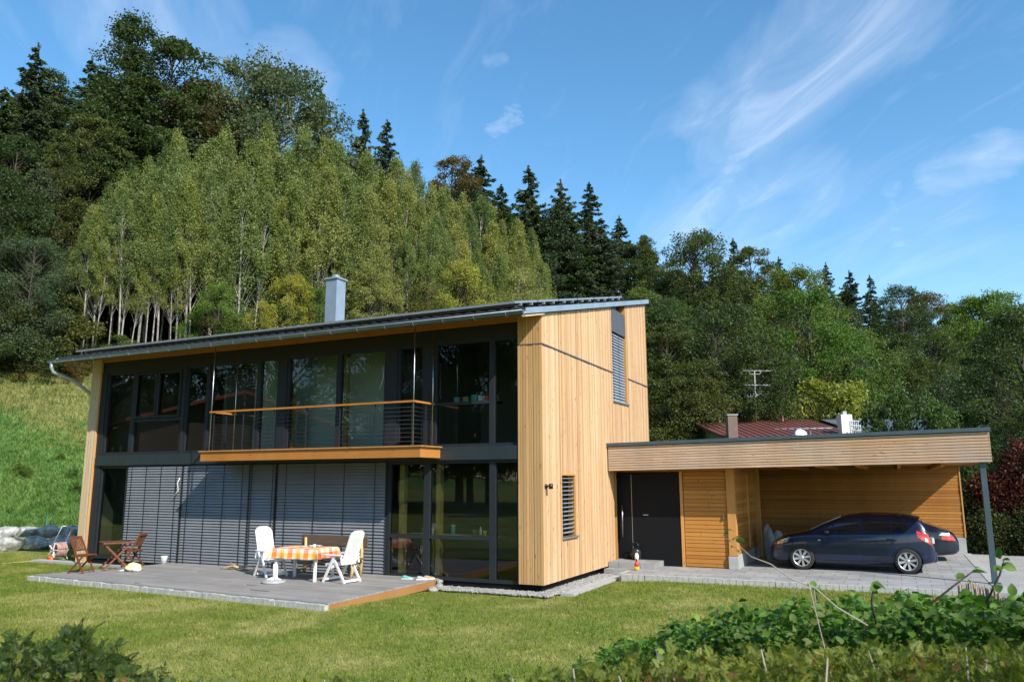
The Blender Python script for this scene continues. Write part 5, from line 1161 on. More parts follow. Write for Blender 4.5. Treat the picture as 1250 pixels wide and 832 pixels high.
# skyline trees, each with its own description
sky_trees = [
 ('spruce', 0, -12, 38, 52, 'spruce', 'dark spruce cut by the left picture edge'), ('fir', 0, 22, 72, 53, 'dark', 'dark loose conifer second from the left on the skyline, sky showing through'),
 ('spruce', 1, 62, 60, 55, 'spruce', 'ragged dark spruce left of the tallest tree'), ('fir', 1, 112, -8, 50, 'dark', 'tallest dark tree reaching the top of the picture at upper left'),
 ('tall', 0, 160, 42, 51, 'dark', 'thin topped dark tree right of the tallest one'), ('tall', 2, 60, 120, 47, 'olive', 'olive tinged dark tree below the left skyline'), ('tall', 1, 196, 88, 51, 'rust', 'brownish beech between the tallest tree and the round grey green tree'),
 ('tall', 0, 228, 95, 52, 'rust', 'second brownish beech, close to the round grey green tree'), ('round', 0, 285, 62, 53, 'blue', 'large rounded grey green tree on the upper left skyline'), ('round', 2, 318, 92, 52, 'blue', 'shoulder tree on the right of the large rounded grey green tree'),
 ('spruce', 2, 372, 108, 54, 'spruce', 'dark spruce standing right of the rounded grey green tree'), ('spruce', 3, 429, 133, 56, 'spruce', 'narrow dark spruce with a bushy top, left one of a pair above the aspens'), ('spruce', 1, 461, 147, 56, 'spruce_g', 'pointed grey green spruce, right one of a pair above the aspens'),
 ('aspen', 1, 498, 198, 50, 'aspen', 'pale broadleaf poking out between the spruce pair and the rusty beech'), ('tall', 2, 540, 185, 52, 'rust', 'rusty brown topped beech on the middle of the skyline'), ('spruce', 0, 566, 198, 54, 'spruce', 'dark spruce directly right of the rusty beech'), ('spruce', 2, 586, 190, 55, 'spruce', 'slender spruce second right of the rusty beech'),
 ('spruce', 1, 612, 226, 54, 'spruce_g', 'lower spruce in the dip of the skyline above the aspens'), ('spruce', 3, 648, 203, 55, 'spruce', 'broad dark spruce above the right end of the aspen grove'), ('spruce', 0, 690, 219, 54, 'spruce_g', 'dense spruce with twin tip left of the house gable'), ('spruce', 1, 727, 223, 54, 'spruce', 'tall pointed spruce just left of the house gable top'),
 ('spruce', 2, 765, 262, 52, 'spruce', 'drooping spruce above the house gable'), ('tall', 1, 800, 284, 48, 'olive', 'mixed olive tree right behind the house gable'), ('round', 1, 858, 284, 40, 'dark', 'large round dark green broadleaf on the right of the gable'), ('spruce', 3, 911, 290, 50, 'spruce', 'small spruce tip right of the round dark green broadleaf'),
 ('tall', 0, 937, 300, 42, 'olive', 'olive green broadleaf between two spruce tips'), ('spruce', 0, 968, 312, 52, 'spruce', 'thin spruce tip behind the olive broadleaf'), ('round', 3, 990, 325, 34, 'green', 'fresh green leafy tree in the middle of the right hand wood'),
 ('spruce', 2, 1028, 318, 48, 'spruce', 'tallest of three spruces in a row on the right skyline'), ('spruce', 0, 1057, 328, 48, 'spruce', 'middle one of three spruces in a row on the right skyline'), ('spruce', 3, 1083, 334, 48, 'spruce', 'right one of three spruces in a row on the right skyline'),
 ('round', 0, 1118, 348, 42, 'dark', 'dark broadleaf right of the three skyline spruces'), ('round', 2, 1150, 358, 44, 'rust', 'slightly rusty treetop low on the right skyline'), ('tall', 2, 1180, 366, 42, 'green', 'green treetop at the lowest point of the right skyline'), ('round', 1, 1208, 362, 36, 'bright', 'fresh green tree left of the yellow green one at the right edge'), ('round', 3, 1244, 352, 33, 'bright', 'yellow green leafy tree at the right picture edge')]
for kd, v, px, py, s, m_, lb in sky_trees:
    tree_at(kd, v, px, py, s, wide=(U(1.1, 1.4) if kd == 'spruce' and 550 < px < 790 else U(.95, 1.12)), m=m_, label=lb, name={'spruce': 'spruce_tree', 'aspen': 'aspen_tree', 'fir': 'fir_tree'}.get(kd, 'broadleaf_tree'), group='skyline trees of the hillside wood')
# aspen grove
top = lambda px: np.interp(px, [50, 100, 150, 215, 300, 380, 430, 500, 560, 620, 660, 700], [262, 205, 168, 160, 148, 152, 170, 212, 222, 262, 280, 305])
rr = random.Random(5)
GA = 'young pale green aspens of the grove above the house'
for row, (s, n, dy) in enumerate(((39.5, 27, 62), (42.3, 32, 32), (45.6, 36, 2))):
    for i in range(n):
        px = 72+(612-8*row)*(i+rr.uniform(.15, .85))/n+(10*row if i == 0 else 0); py = float(top(px))+dy*rr.uniform(.5, 1.3)+rr.uniform(-4, 18)
        lab = ('aspen in the front row of the grove with pale trunk showing above the house roof', 'aspen in the middle of the grove above the house roof', 'aspen of the back row whose top shows over the grove')[row]
        tree_at('aspen', rr.choice([2, 3]) if px < 270 else rr.randrange(5), px, py, s+rr.uniform(-1., 1.), m='aspen_y' if (px > 430 and rr.random() < .45) or rr.random() < .08 else 'aspen', label=lab, group=GA+(', front row', ', middle', ', back row')[row], wide=rr.uniform(.8, 1.1), name='aspen_tree')
for i in range(11):
    px = 84+i*15.5+rr.uniform(-5, 5)
    tree_at('birch', i, px, rr.uniform(215, 300), 38.2+rr.uniform(0, 1.2), m='aspen', label='slender pale trunked birch at the front left edge of the grove', group='slender birches at the front left of the grove', name='birch_tree', wide=1.0)
for i in range(8):
    px = 290+i*52+rr.uniform(-14, 14)
    tree_at('birch', i, px, float(top(px))+rr.uniform(50, 90), 38.4+rr.uniform(0, 1), m='aspen', label='slender pale trunked birch in front of the grove right of the first clump', group='slender birches along the front of the grove', name='birch_tree')
# deep wood behind
for i in range(46):
    px = -60+800*i/46+rr.uniform(-9, 9); sk = float(np.interp(px, [-60, 110, 250, 370, 450, 540, 650, 760], [70, 60, 100, 160, 190, 225, 240, 290]))
    tree_at('spruce' if rr.random() < .7 else 'tall', rr.randrange(4), px, sk+rr.uniform(10, 75), rr.uniform(48, 60), m=rr.choice(['spruce', 'spruce', 'spruce_g', 'dark']) , label='dark tree deep in the wood behind the aspens, mostly hidden', group='dark trees of the upper wood', name='forest_tree', wide=1.3)
# left dark flank below the tall trees
for i, (px, py, s, kd, m_) in enumerate([(-30, 150, 44, 'tall', 'dark'), (8, 190, 43, 'tall', 'spruce_g'), (40, 165, 44, 'fir', 'olive'), (75, 180, 46, 'tall', 'dark'), (-10, 260, 40, 'tall', 'dark'), (-45, 200, 41, 'round', 'dark'), (30, 290, 40.5, 'round', 'dark'), (70, 300, 43, 'tall', 'dark')]):
    tree_at(kd, i, px, py, s, m=m_, label='dark tree on the shaded left flank of the wood', group='dark trees on the left flank', name='forest_tree')
tree_at('round', 1, 12, 285, 37.5, m='blue', label='bluish green bushy tree low at the left edge above the meadow', name='broadleaf_tree')
# shrubs along the wood edge
rr = random.Random(9)
for i in range(26):
    px = -30+700*i/26+rr.uniform(-8, 8); s = 37.6+rr.uniform(-.6, 1.2); (x, y), t, d = at_s(px, s)
    plant('bush', i, (x, y), rr.uniform(2.6, 4.6)*(.55 if 70 < px < 235 else 1), m=rr.choice(['olive', 'green', 'dark', 'olive', 'rust']), label='low shrub along the lower edge of the wood above the meadow', cat='shrub', group='shrubs along the wood edge', name='shrub', wide=1.2)
for px, py, m_, lb in ((255, 345, 'bright', 'fresh green shrub tree behind the left half of the roof'), (345, 335, 'yellow', 'yellowing maple left of the chimney'), (380, 350, 'bright', 'light green small tree just left of the chimney'), (562, 318, 'yellow', 'yellow leafed small tree behind the middle of the roof'), (445, 325, 'aspen_y', 'straw coloured small tree right of the chimney'), (520, 345, 'olive', 'olive shrub tree behind the roof between chimney and gable'), (640, 330, 'aspen_y', 'pale green small tree behind the right end of the roof')):
    tree_at('round', int(px) % 4, px, py, 37.5, m=m_, label=lb, cat='tree', name='small_tree', wide=.85)
# right hand wood
rr = random.Random(17)
for i in range(34):
    px = 500+760*i/34+rr.uniform(-8, 8); sk = float(np.interp(px, [500, 600, 700, 765, 800, 860, 960, 1050, 1150, 1250], [225, 225, 240, 275, 300, 305, 325, 342, 368, 372]))
    tree_at('spruce' if rr.random() < .6 else 'tall', rr.randrange(4), px, sk+rr.uniform(6, 26), rr.uniform(46, 53), m=rr.choice(['spruce', 'spruce_g', 'dark']), label='dark treetop of the ridge line between the taller skyline trees', group='dark treetops of the ridge line', name='forest_tree', wide=1.35)
rr = random.Random(13)
for i in range(64):
    s = rr.choice([23, 27, 31, 36, 42]); px = 775+500*((i*.618) % 1); sk = float(np.interp(px, [775, 860, 960, 1050, 1150, 1250], [300, 310, 330, 350, 375, 372])); f = (s-23)/19
    py = sk+12+(1-f)*rr.uniform(50, 130)+rr.uniform(0, 24); kd = rr.choice(['round', 'tall', 'round', 'spruce', 'tall'])
    pal = {23: ['olive', 'dark', 'green', 'dark'], 27: ['olive', 'green', 'blue', 'olive'], 31: ['green', 'green', 'bright', 'olive'], 36: ['dark', 'green', 'spruce_g'], 42: ['spruce', 'dark', 'spruce_g']}[s]
    tree_at(kd, rr.randrange(4), px, py, s, m=('spruce_g' if kd == 'spruce' else rr.choice(pal)), label='broadleaf or conifer standing inside the mixed wood on the right', group='trees inside the right hand wood', name='forest_tree')
for px, py, s, kd, m_, lb in ((822, 395, 21, 'tall', 'olive', 'olive green tree right beside the gable wall'), (880, 372, 20.5, 'round', 'dark', 'dark dense tree behind the antenna mast'), (930, 425, 19.5, 'round', 'dark', 'lower dark bush like tree behind the antenna'), (848, 440, 20, 'round', 'olive', 'olive bush tree left of the red roofed house'), (1060, 400, 25, 'round', 'green', 'green tree above the white chimney'), (1110, 405, 25, 'tall', 'dark', 'dark tree above the carport roof'), (1160, 400, 24, 'round', 'dark', 'dark crown above the right end of the carport'), (1000, 352, 24, 'round', 'bright', 'bright leafed tree with light clumps in front of the right hand wood')):
    tree_at(kd, int(px), px, py, s, m=m_, label=lb, name='broadleaf_tree')

def at_d(px, t): d = azimuth(px); return (CAM[0]+d[0]*t, CAM[1]+d[1]*t), d
def plant_px(kind, var, px, py, t, **k):
    (x, y), d = at_d(px, t); return plant(kind, var, (x, y), elev_h(px, py, t, d)-gz(x, y)+.2, **k)
# dark trees at the right edge, nearer
plant_px('tall', 0, 1228, 400, 44, m='dark', label='near dark tree at the right edge above the red beech hedge', name='broadleaf_tree')
plant_px('round', 2, 1275, 372, 40, m='dark', label='large dark tree mostly outside the right picture edge', name='broadleaf_tree')
plant_px('round', 3, 1190, 452, 50, m='blue', label='bluish tree behind the right end of the carport', name='broadleaf_tree')
plant_px('round', 3, 1150, 470, 66, m='dark', label='dark tree behind the shrub over the carport roof', name='broadleaf_tree')
for px, t, h, m_ in ((1212, 38, 520, 'dark'), (1248, 36, 505, 'dark'), (1180, 44, 500, 'dark'), (1285, 34, 480, 'dark')):
    plant_px('round', px, px, h, t, m=m_, label='dark filler tree standing behind the beech hedge', group='dark trees behind the beech hedge', name='broadleaf_tree')
plant_px('bush', 0, 1028, 466, 60, m='yellow', label='rounded yellow green bush above the white chimney', cat='shrub', name='shrub', wide=.95, sink=0)
plant_px('bush', 1, 1098, 487, 58, m='purple', label='dark purple shrub behind the carport roof', cat='shrub', name='shrub', wide=.7, sink=0)
plant_px('bush', 2, 975, 486, 64, m='purple', label='purple bush left of the yellow green bush', cat='shrub', name='shrub', wide=.6, sink=0)
plant_px('bush', 1, 1100, 484, 33, m='green', label='fresh green shrub showing over the carport roof, left half of the clump', cat='shrub', name='shrub', wide=.55, sink=0)
plant_px('bush', 2, 1137, 487, 33, m='green', label='fresh green shrub showing over the carport roof, right half of the clump', cat='shrub', name='shrub', wide=.6, sink=0)
# trees behind the camera, seen mirrored in the glazing
rr = random.Random(21)
for i, (x, y, h) in enumerate([(-12, -52, 19), (-20, -50, 18), (-28, -47, 20), (-5, -50, 17), (-37, -48, 18), (-47, -42, 19), (-54, -36, 18), (1, -46, 15), (-60, -28, 17), (-16, -60, 22), (-33, -60, 22), (-46, -56, 22), (-66, -20, 17), (-66, -38, 20), (-24, -66, 24), (-40, -66, 24)]):
    plant('round' if i % 2 else 'tall', i, (x, y), h*1.3, m='dark', label='dark tree across the street in front of the house, seen only mirrored in the panes', group='trees across the street', name='broadleaf_tree')

# neighbour's house across the street (mirrored in the upper panes)
nb_ = empty('farmhouse', (-38, -24, -.2)); mb = MB(); mb.box(-45, -31, -31, -19, -.4, 6.0); mb.build('wall', 'old_wood', nb_)
mb = MB(); mb.hexa([(-46, -32, 5.9), (-30, -32, 5.9), (-30, -25, 8.0), (-46, -25, 8.0)], [(-46, -32, 6.1), (-30, -32, 6.1), (-30, -25, 8.2), (-46, -25, 8.2)]); mb.hexa([(-46, -24.99, 8.0), (-30, -24.99, 8.0), (-30, -18, 5.9), (-46, -18, 5.9)], [(-46, -24.99, 8.2), (-30, -24.99, 8.2), (-30, -18, 6.1), (-46, -18, 6.1)]); mb.build('roof', 'clay_roof', nb_)
for x in (-43, -40, -37, -34): mb = MB(); mb.box(x, x+1.1, -19.02, -18.96, 1.2, 2.6); mb.box(x, x+1.1, -19.02, -18.96, 3.6, 4.7); mb.build('window', 'carglass', nb_)
nb_.rotation_euler = (0, 0, R(28)); tag(nb_, 'dark timber farmhouse with red tiled roof, mirrored in the upper left panes', 'house')

# red roofed house behind the carport (axes turned towards the viewer)
F2 = Vector((math.sin(YAW), math.cos(YAW), 0)); Q2 = Vector((math.cos(YAW), -math.sin(YAW), 0)); C2 = Vector(CAM.tolist())
def vp(px, py, dep):
    v = Vector((FW+R2*(px-625)/FPX-U2*(py-416)/FPX).tolist()); return C2+v*dep
rh = empty('red_roofed_house'); D0 = 50.
A_ = vp(838, 512.5, D0); B_ = vp(986, 511.5, D0); zr_ = (A_.z+B_.z)/2; A_.z = B_.z = zr_
E1 = A_-F2*8.2+Q2*.6; E1.z = zr_-1.75; E2 = B_-F2*8.2+Q2*.6; E2.z = zr_-1.75; E3 = A_+F2*5; E3.z = zr_-1.2; E4 = B_+F2*5; E4.z = zr_-1.2
rh.location = (A_.x, A_.y, -.2)
def slab(mb, q, th, rnd=None): mb.hexa([tuple(p-Vector((0, 0, th))) for p in q], [tuple(p) for p in q], rnd)
mb = MB(); slab(mb, [E1, E2, B_, A_], .12, .4); slab(mb, [A_+F2*.01, B_+F2*.01, E4, E3], .12, .4)
for i in range(19):
    u = i/18; mb.bar(A_.lerp(B_, u)+Vector((0, 0, .02)), E1.lerp(E2, u)+Vector((0, 0, .02)), .035, .05)
rfr = mb.build('roof', 'redroof', rh)
mb = MB()
w0 = [E1+Q2*.35+F2*.5, E2-Q2*.35+F2*.5, E4-Q2*.35-F2*.4, E3+Q2*.35-F2*.4]; wz = [E1.z-.1, E2.z-.1, E4.z-.1, E3.z-.1]
mb.hexa([(p.x, p.y, -.3) for p in w0], [(p.x, p.y, z-.05) for p, z in zip(w0, wz)])
mg = [A_+Q2*.35, B_-Q2*.35]
mb.add([(w0[0].x, w0[0].y, wz[0]-.06), (w0[3].x, w0[3].y, wz[3]-.06), (mg[0].x, mg[0].y, zr_-.14), (w0[1].x, w0[1].y, wz[1]-.06), (w0[2].x, w0[2].y, wz[2]-.06), (mg[1].x, mg[1].y, zr_-.14)], [(0, 1, 2), (3, 5, 4)])
mb.build('wall', 'plaster_g', rh)
def vbox(mb, c, w, d_, z0, z1):
    q = [c-Q2*w/2-F2*d_/2, c+Q2*w/2-F2*d_/2, c+Q2*w/2+F2*d_/2, c-Q2*w/2+F2*d_/2]; mb.hexa([(p.x, p.y, z0) for p in q], [(p.x, p.y, z1) for p in q])
mb = MB(); p = vp(892.5, 507, D0-7); vbox(mb, p, .52, .5, zr_-2.2, p.z); cb_ = mb.build('chimney', 'brick', rh); mb = MB(); vbox(mb, p, .6, .58, p.z, p.z+.06); mb.build('chimney_cap', 'concrete', cb_)
p0 = vp(923, 516, D0-1); p1 = vp(921, 452, D0-1); mb = MB(); mb.tube([(p0.x, p0.y, zr_-.4), tuple(p1)], .035, 7); 
am = mb.build('antenna_mast', 'grey_plastic', rh); mb = MB()
for py, h, l in ((452.5, 906, 943), (470, 908, 942)):
    a, b = vp(h, py, D0-1), vp(l, py, D0-1); mb.tube([a, b], .03, 6)
    for k in range(9): c = a.lerp(b, k/8); mb.tube([c-F2*.5, c+F2*.5], .012, 4)
a, b = vp(913, 485, D0-1), vp(930, 480, D0-1); mb.tube([a, b], .03, 5)
for k in range(6): c = a.lerp(b, k/5); mb.tube([c-Vector((0, 0, .18)), c+Vector((0, 0, .18))], .012, 4)
mb.tube([vp(914, 453, D0-1), vp(916, 456.5, D0-1), vp(927, 456.5, D0-1), vp(929, 453, D0-1)], .025, 5); mb.build('aerial_arms', 'grey_plastic', am)
mb = MB(); p = vp(977, 530, D0-7); mb.lathe((0, 0, 0), [(0, 0.10), (.2, .07), (.38, .0), (.36, .0), (.2, .05), (0, .08)], 22); o = mb.build('satellite_dish', 'white', rfr); o.matrix_parent_inverse = Matrix(); o.location = p; o.rotation_euler = (R(62), 0, R(20)); o.parent = rfr
mb = MB(); a, b = vp(945, 523.5, D0-4), vp(1016, 522, D0-4); mb.bar(a, b, .04, .06)
for k in range(6): c = a.lerp(b, k/5); mb.bar(c, c-Vector((0, 0, .25)), .03, .03)
mb.build('snow_guard', 'grey_plastic', rfr)
for px, py in ((955, 507), (988.5, 525)): mb = MB(); p = vp(px, py, D0-1 if px < 960 else D0-6.5); mb.lathe((p.x, p.y, p.z-.9), [(.07, 0), (.07, .9), (0, .9)], 10); mb.build('vent_pipe', 'redroof', rfr)
tag(rh, 'neighbouring house with dark red standing seam metal roof and antenna behind the carport', 'house')
# house with solar roof and white chimney
sh = empty('solar_roof_house'); D1 = 52.; a = vp(1000, 512.5, D1); b = vp(1176, 516, D1); b.z = a.z; e = a-F2*9-Vector((0, 0, 1.9)); f = b-F2*9-Vector((0, 0, 1.9)); sh.location = (a.x, a.y, -.2)
mb = MB(); slab(mb, [e, f, b, a], .15); rf2 = mb.build('roof', 'panel', sh); mb = MB()
for i in range(9):
    for j in range(4):
        u0, u1, v0, v1 = (i+.03)/9, (i+.97)/9, (j+.04)/4, (j+.96)/4; P = lambda u, v: e.lerp(f, u).lerp(a.lerp(b, u), v)+Vector((0, 0, .06)); mb.add([P(u0, v0), P(u1, v0), P(u1, v1), P(u0, v1)], [(0, 1, 2, 3)])
mb.build('solar_panels', 'zinc', rf2)
mb = MB(); q = [e+Q2*.4+F2*.5, f-Q2*.4+F2*.5, b-Q2*.4+F2*4, a+Q2*.4+F2*4]; mb.hexa([(p.x, p.y, -.3) for p in q], [(p.x, p.y, e.z-.2) for p in q[:2]]+[(p.x, p.y, e.z-.2) for p in q[2:]]); mb.build('wall', 'plaster', sh)
mb = MB(); p = vp(1030.5, 506, D1-8); vbox(mb, p, .62, .6, e.z-1, p.z); cw = mb.build('chimney', 'white', sh); mb = MB(); p.z += .0; vbox(mb, p, .2, .2, p.z, p.z+.2); mb.build('chimney_pot', 'concrete', cw)
mb = MB(); pa, pb_ = vp(1038, 513, D1-8.4), vp(1050, 514, D1-8.4)
for k in range(6): c = pa.lerp(pb_, k/5); mb.bar(c, c-Vector((0, 0, .9)), .03, .03)
for h in (0, .25, .5, .75): mb.bar(pa-Vector((0, 0, h)), pb_-Vector((0, 0, h)), .03, .03)
mb.build('balustrade', 'white', rf2); tag(sh, 'neighbouring house with bluish solar panelled roof and white chimney', 'house')

# beech hedge right of the carport, three shrubs
def leafmass(name, boxes, n, leaf, m, seed, stem=True, label=None, cat='hedge', group=None, parts=None, root=None, nm2='foliage'):
    rs = np.random.RandomState(seed); root = root or empty(name, (boxes[0][0], boxes[0][1], boxes[0][2]-boxes[0][5])); Vs = []
    for (x, y, z, rx, ry, rz_) in boxes:
        k = int(n/len(boxes)); d = rs.normal(size=(k, 3)); d /= np.linalg.norm(d, axis=1)[:, None]; q = rs.uniform(.35, 1, k)**.45*(1+rs.normal(0, .07, k)); bl = 1+.16*np.sin(d[:, 0]*7+seed)*np.cos(d[:, 2]*6+x)+.1*np.sin(d[:, 1]*11+z)
        P = np.array([x, y, z])+d*np.array([rx, ry, rz_])*(q*bl)[:, None]; P = P[P[:, 2] > gz(x, y)+.03]; ax = rs.normal(size=(len(P), 3)); Vs.append(leaf_quads(P, ax, leaf, leaf*.66, rs))
    V = np.concatenate(Vs); crown_mesh(nm2, V, rs.rand(len(V)), L_[m], root)
    if label: tag(root, label, cat, group)
    return root
def stems(root, boxes, seed):
    rr = random.Random(seed); mb = MB()
    for (x, y, z, rx, ry, rz_) in boxes:
        for _ in range(7): mb.tube([(x+rr.uniform(-.3, .3)*rx, y+rr.uniform(-.3, .3)*ry, gz(x, y)-.1), (x+rr.uniform(-.6, .6)*rx, y+rr.uniform(-.5, .5)*ry, z), (x+rr.uniform(-.9, .9)*rx, y+rr.uniform(-.7, .7)*ry, z+rz_*.7)], [.03, .02, .008], 5)
    mb.build('stem', 'bark', root)
hb = [(9.75, 13.6, 1.1, .75, .7, 1.25), (10.5, 13.9, 1.2, .9, .8, 1.5), (11.5, 13.6, 1.3, 1.0, .8, 1.6), (12.6, 13.8, 1.3, 1.0, .8, 1.6), (13.8, 13.6, 1.3, 1.1, .8, 1.6), (9.9, 13.0, .6, .8, .5, .8), (10.9, 12.9, .6, .9, .5, .8), (12.1, 12.9, .6, 1., .5, .8)]
h1 = leafmass('beech_hedge', hb, 46000, .085, 'hedge', 31, label='dense dark green clipped hedge right of the carport post', cat='hedge'); stems(h1, hb[:5], 3)
hc = [(10.0, 13.4, 1.9, .7, .6, .7), (10.7, 13.3, 1.9, .8, .6, .9), (11.1, 13.4, 2.7, .75, .6, .9), (12.1, 13.5, 2.9, .8, .6, 1.0), (13.3, 13.6, 2.9, .9, .6, 1.0)]
h2 = leafmass('copper_beech', hc, 22000, .09, 'redbrown', 32, label='copper red leaved shrub growing above the hedge at the right edge', cat='shrub'); stems(h2, hc, 5)
# reed screen
rs_ = random.Random(8); rsn = empty('reed_screen', (8.9, .7, -.2)); mb = MB(); k = 0; x = 8.18
a, b = Vector((8.18, 1.0, -.2)), Vector((9.4, .15, -.2)); n = 46
for i in range(n):
    p = a.lerp(b, i/n)+Vector((rs_.uniform(-.03, .03), rs_.uniform(-.03, .03), 0)); h = .60+rs_.uniform(-.07, .05)-.12*(i > 22); mb.tube([p, p+Vector((rs_.uniform(-.03, .03), 0, h))], rs_.uniform(.010, .017), 5)
mb.build('cane', 'bamboo', rsn); mb = MB(); mb.bar(a+Vector((0, 0, .42)), b+Vector((0, 0, .30)), .01, .02); mb.bar(a+Vector((0, 0, .2)), b+Vector((0, 0, .15)), .01, .02); mb.build('binding_wire', 'trim', rsn)
tag(rsn, 'short brown reed screen at the end of the drive behind the green shrub', 'fence')

# foreground: conifer hedge and leafy shrub, built in clumps along the garden edge
def fronds(name, P, size, m, seed, parent, per=23):
    """flat sprays made of narrow scales"""
    rs = np.random.RandomState(seed); n = len(P); Vs = []
    ax = rs.normal(size=(n, 3))*.6+np.array([0, 0, .9]); ax /= np.linalg.norm(ax, axis=1)[:, None]; sd = np.cross(ax, rs.normal(size=(n, 3))); sd /= np.linalg.norm(sd, axis=1)[:, None]; sz = size*rs.uniform(.6, 1.35, n)
    bend = rs.normal(size=(n, 3))*.25+np.array([0, 0, -.25])
    rn = []
    base = rs.rand(n)
    for k in range(per):
        u = (k//2)/(per/2); s = 1 if k % 2 else -1
        if k == per-1: s = 0; u = .75
        p = P+ax*(sz*u)[:, None]+bend*(sz*u*u)[:, None]; d = ax*.75+sd*s*(.85-.45*u)+bend*u*.6; L1 = (sz*(.52-.32*u))[:, None] if s else (sz*.4)[:, None]; w = (sz*.036)[:, None]; c = p+d*L1*.5; nn = np.cross(d, np.cross(ax, sd)); nn /= np.maximum(1e-6, np.linalg.norm(nn, axis=1))[:, None]
        Vs.append(np.stack([p, c+nn*w, p+d*L1, c-nn*w], 1)); rn.append(np.clip(base*.75+.25*rs.rand(n), 0, 1))
    return crown_mesh(name, np.concatenate(Vs), np.concatenate(rn), L_[m], parent)
def ovate(name, P, size, m, seed, parent, up=.5):
    rs = np.random.RandomState(seed); n = len(P); d = rs.normal(size=(n, 3))*np.array([1, 1, .45]); d /= np.linalg.norm(d, axis=1)[:, None]; nz = rs.normal(size=(n, 3))*.55+np.array([0, 0, 1.]); s = np.cross(d, nz); s /= np.linalg.norm(s, axis=1)[:, None]; nz = np.cross(s, d)
    L1 = (size*rs.uniform(.55, 1.3, n))[:, None]; W = L1*.36; rows = [(0, .12), (.22, .85), (.5, 1.), (.78, .62), (1., .02)]; V = []
    for u, w in rows:
        c = P+d*L1*u-nz*L1*.22*u*u; V += [c-s*W*w+nz*W*w*.28, c, c+s*W*w+nz*W*w*.28]
    V = np.stack(V, 1); F = []
    for r in range(4):
        for k in range(2): q = r*3+k; F.append((q, q+1, q+4, q+3))
    F = (np.array(F)[None]+np.arange(n)[:, None, None]*15).reshape(-1, 4); return npmesh(name, V.reshape(-1, 3), F, np.repeat(rs.rand(n), 8), L_[m], parent, smooth=True)
def hedge_pts(rs, n, pxr, topf, dr, thick):
    """points in a band of distance dr whose upper surface follows topf(px)"""
    px = rs.uniform(*pxr, n); t = rs.uniform(*dr, n); o = []
    for a, b in zip(px, t):
        d = azimuth(a); z = elev_h(a, topf(a), b, d); z -= rs.gamma(1.9, thick*.62)-.01; o.append((CAM[0]+d[0]*b, CAM[1]+d[1]*b, z))
    return np.array(o)
rs = np.random.RandomState(77)
# left conifer hedge plant
tl = lambda p: float(np.interp(p, [-80, 0, 60, 100, 130, 170, 215, 300, 460], [790, 788, 786, 784, 792, 806, 834, 862, 880]))+9*math.sin(p*.11)+5*math.sin(p*.31)
hl = empty('conifer_hedge_plant', (2.2, -13.2, -.2)); fronds('foliage', hedge_pts(rs, 4200, (-70, 260), lambda p: tl(p)-8, (4.2, 5.7), .26), .055, 'thuja_d', 5, hl); fronds('foliage', hedge_pts(rs, 1500, (-70, 300), lambda p: tl(p)-6, (4.1, 5.7), .22), .045, 'thuja', 55, hl); fronds('dead_foliage', hedge_pts(rs, 80, (-40, 240), lambda p: tl(p)+18, (4.2, 5.2), .12), .04, 'brown', 6, hl)
mb = MB(); rr = random.Random(4)
for i in range(26):
    px = rr.uniform(-40, 240); t = rr.uniform(4.3, 5.4); d = azimuth(px); x, y = CAM[0]+d[0]*t, CAM[1]+d[1]*t; z = elev_h(px, tl(px)+rr.uniform(0, 30), t, d); mb.tube([(x+rr.uniform(-.2, .2), y+rr.uniform(-.2, .2), -.2), (x, y, z-.35), (x+rr.uniform(-.12, .12), y+rr.uniform(-.08, .08), z)], [.018, .010, .004], 5)
mb.build('twig', 'bark', hl); tag(hl, 'dark conifer hedge plant with brown patches at the lower left edge', 'hedge')
# drooping leader
hd = [(118, 758), (108, 766), (103, 782)]
P = []
for k in range(60):
    u = rs.rand(); px = np.interp(u, [0, .4, 1], [100, 112, 138]); py = np.interp(u, [0, .4, 1], [800, 768, 815]); d = azimuth(px); t = 4.6; P.append((CAM[0]+d[0]*t, CAM[1]+d[1]*t, elev_h(px, py, t, d)-.02+rs.normal(0, .01)))
fronds('leader', np.array(P), .085, 'thuja_d', 8, hl)
# middle low hedge tips and right conifer hedge
tm = lambda p: float(np.interp(p, [200, 300, 420, 560, 640, 680, 740, 820, 900, 1300], [838, 842, 842, 840, 830, 822, 812, 800, 796, 788]))+6*math.sin(p*.13)+4*math.sin(p*.37)
hm = empty('conifer_hedge', (6.5, -12.6, -.2)); fronds('foliage', hedge_pts(rs, 3200, (210, 700), tm, (4.3, 5.4), .14), .055, 'thuja', 9, hm); fronds('foliage', hedge_pts(rs, 9500, (640, 1320), tm, (3.7, 4.8), .17), .048, 'thuja', 10, hm); fronds('dead_foliage', hedge_pts(rs, 420, (250, 1300), lambda p: tm(p)+8, (3.6, 4.4), .10), .038, 'brown', 12, hm)
mb = MB()
for i in range(75):
    px = rr.uniform(230, 1290); t = rr.uniform(3.6, 5.0); d = azimuth(px); x, y = CAM[0]+d[0]*t, CAM[1]+d[1]*t; z = elev_h(px, tm(px)+rr.uniform(-6, 25), t, d); mb.tube([(x+rr.uniform(-.2, .2), y+rr.uniform(-.2, .2), -.2), (x, y, z-.3), (x+rr.uniform(-.09, .09), y+rr.uniform(-.05, .05), z)], [.014, .008, .003], 5)
mb.build('twig', 'dry_twig', hm); tag(hm, 'light green conifer hedge with brown tips along the bottom edge', 'hedge')
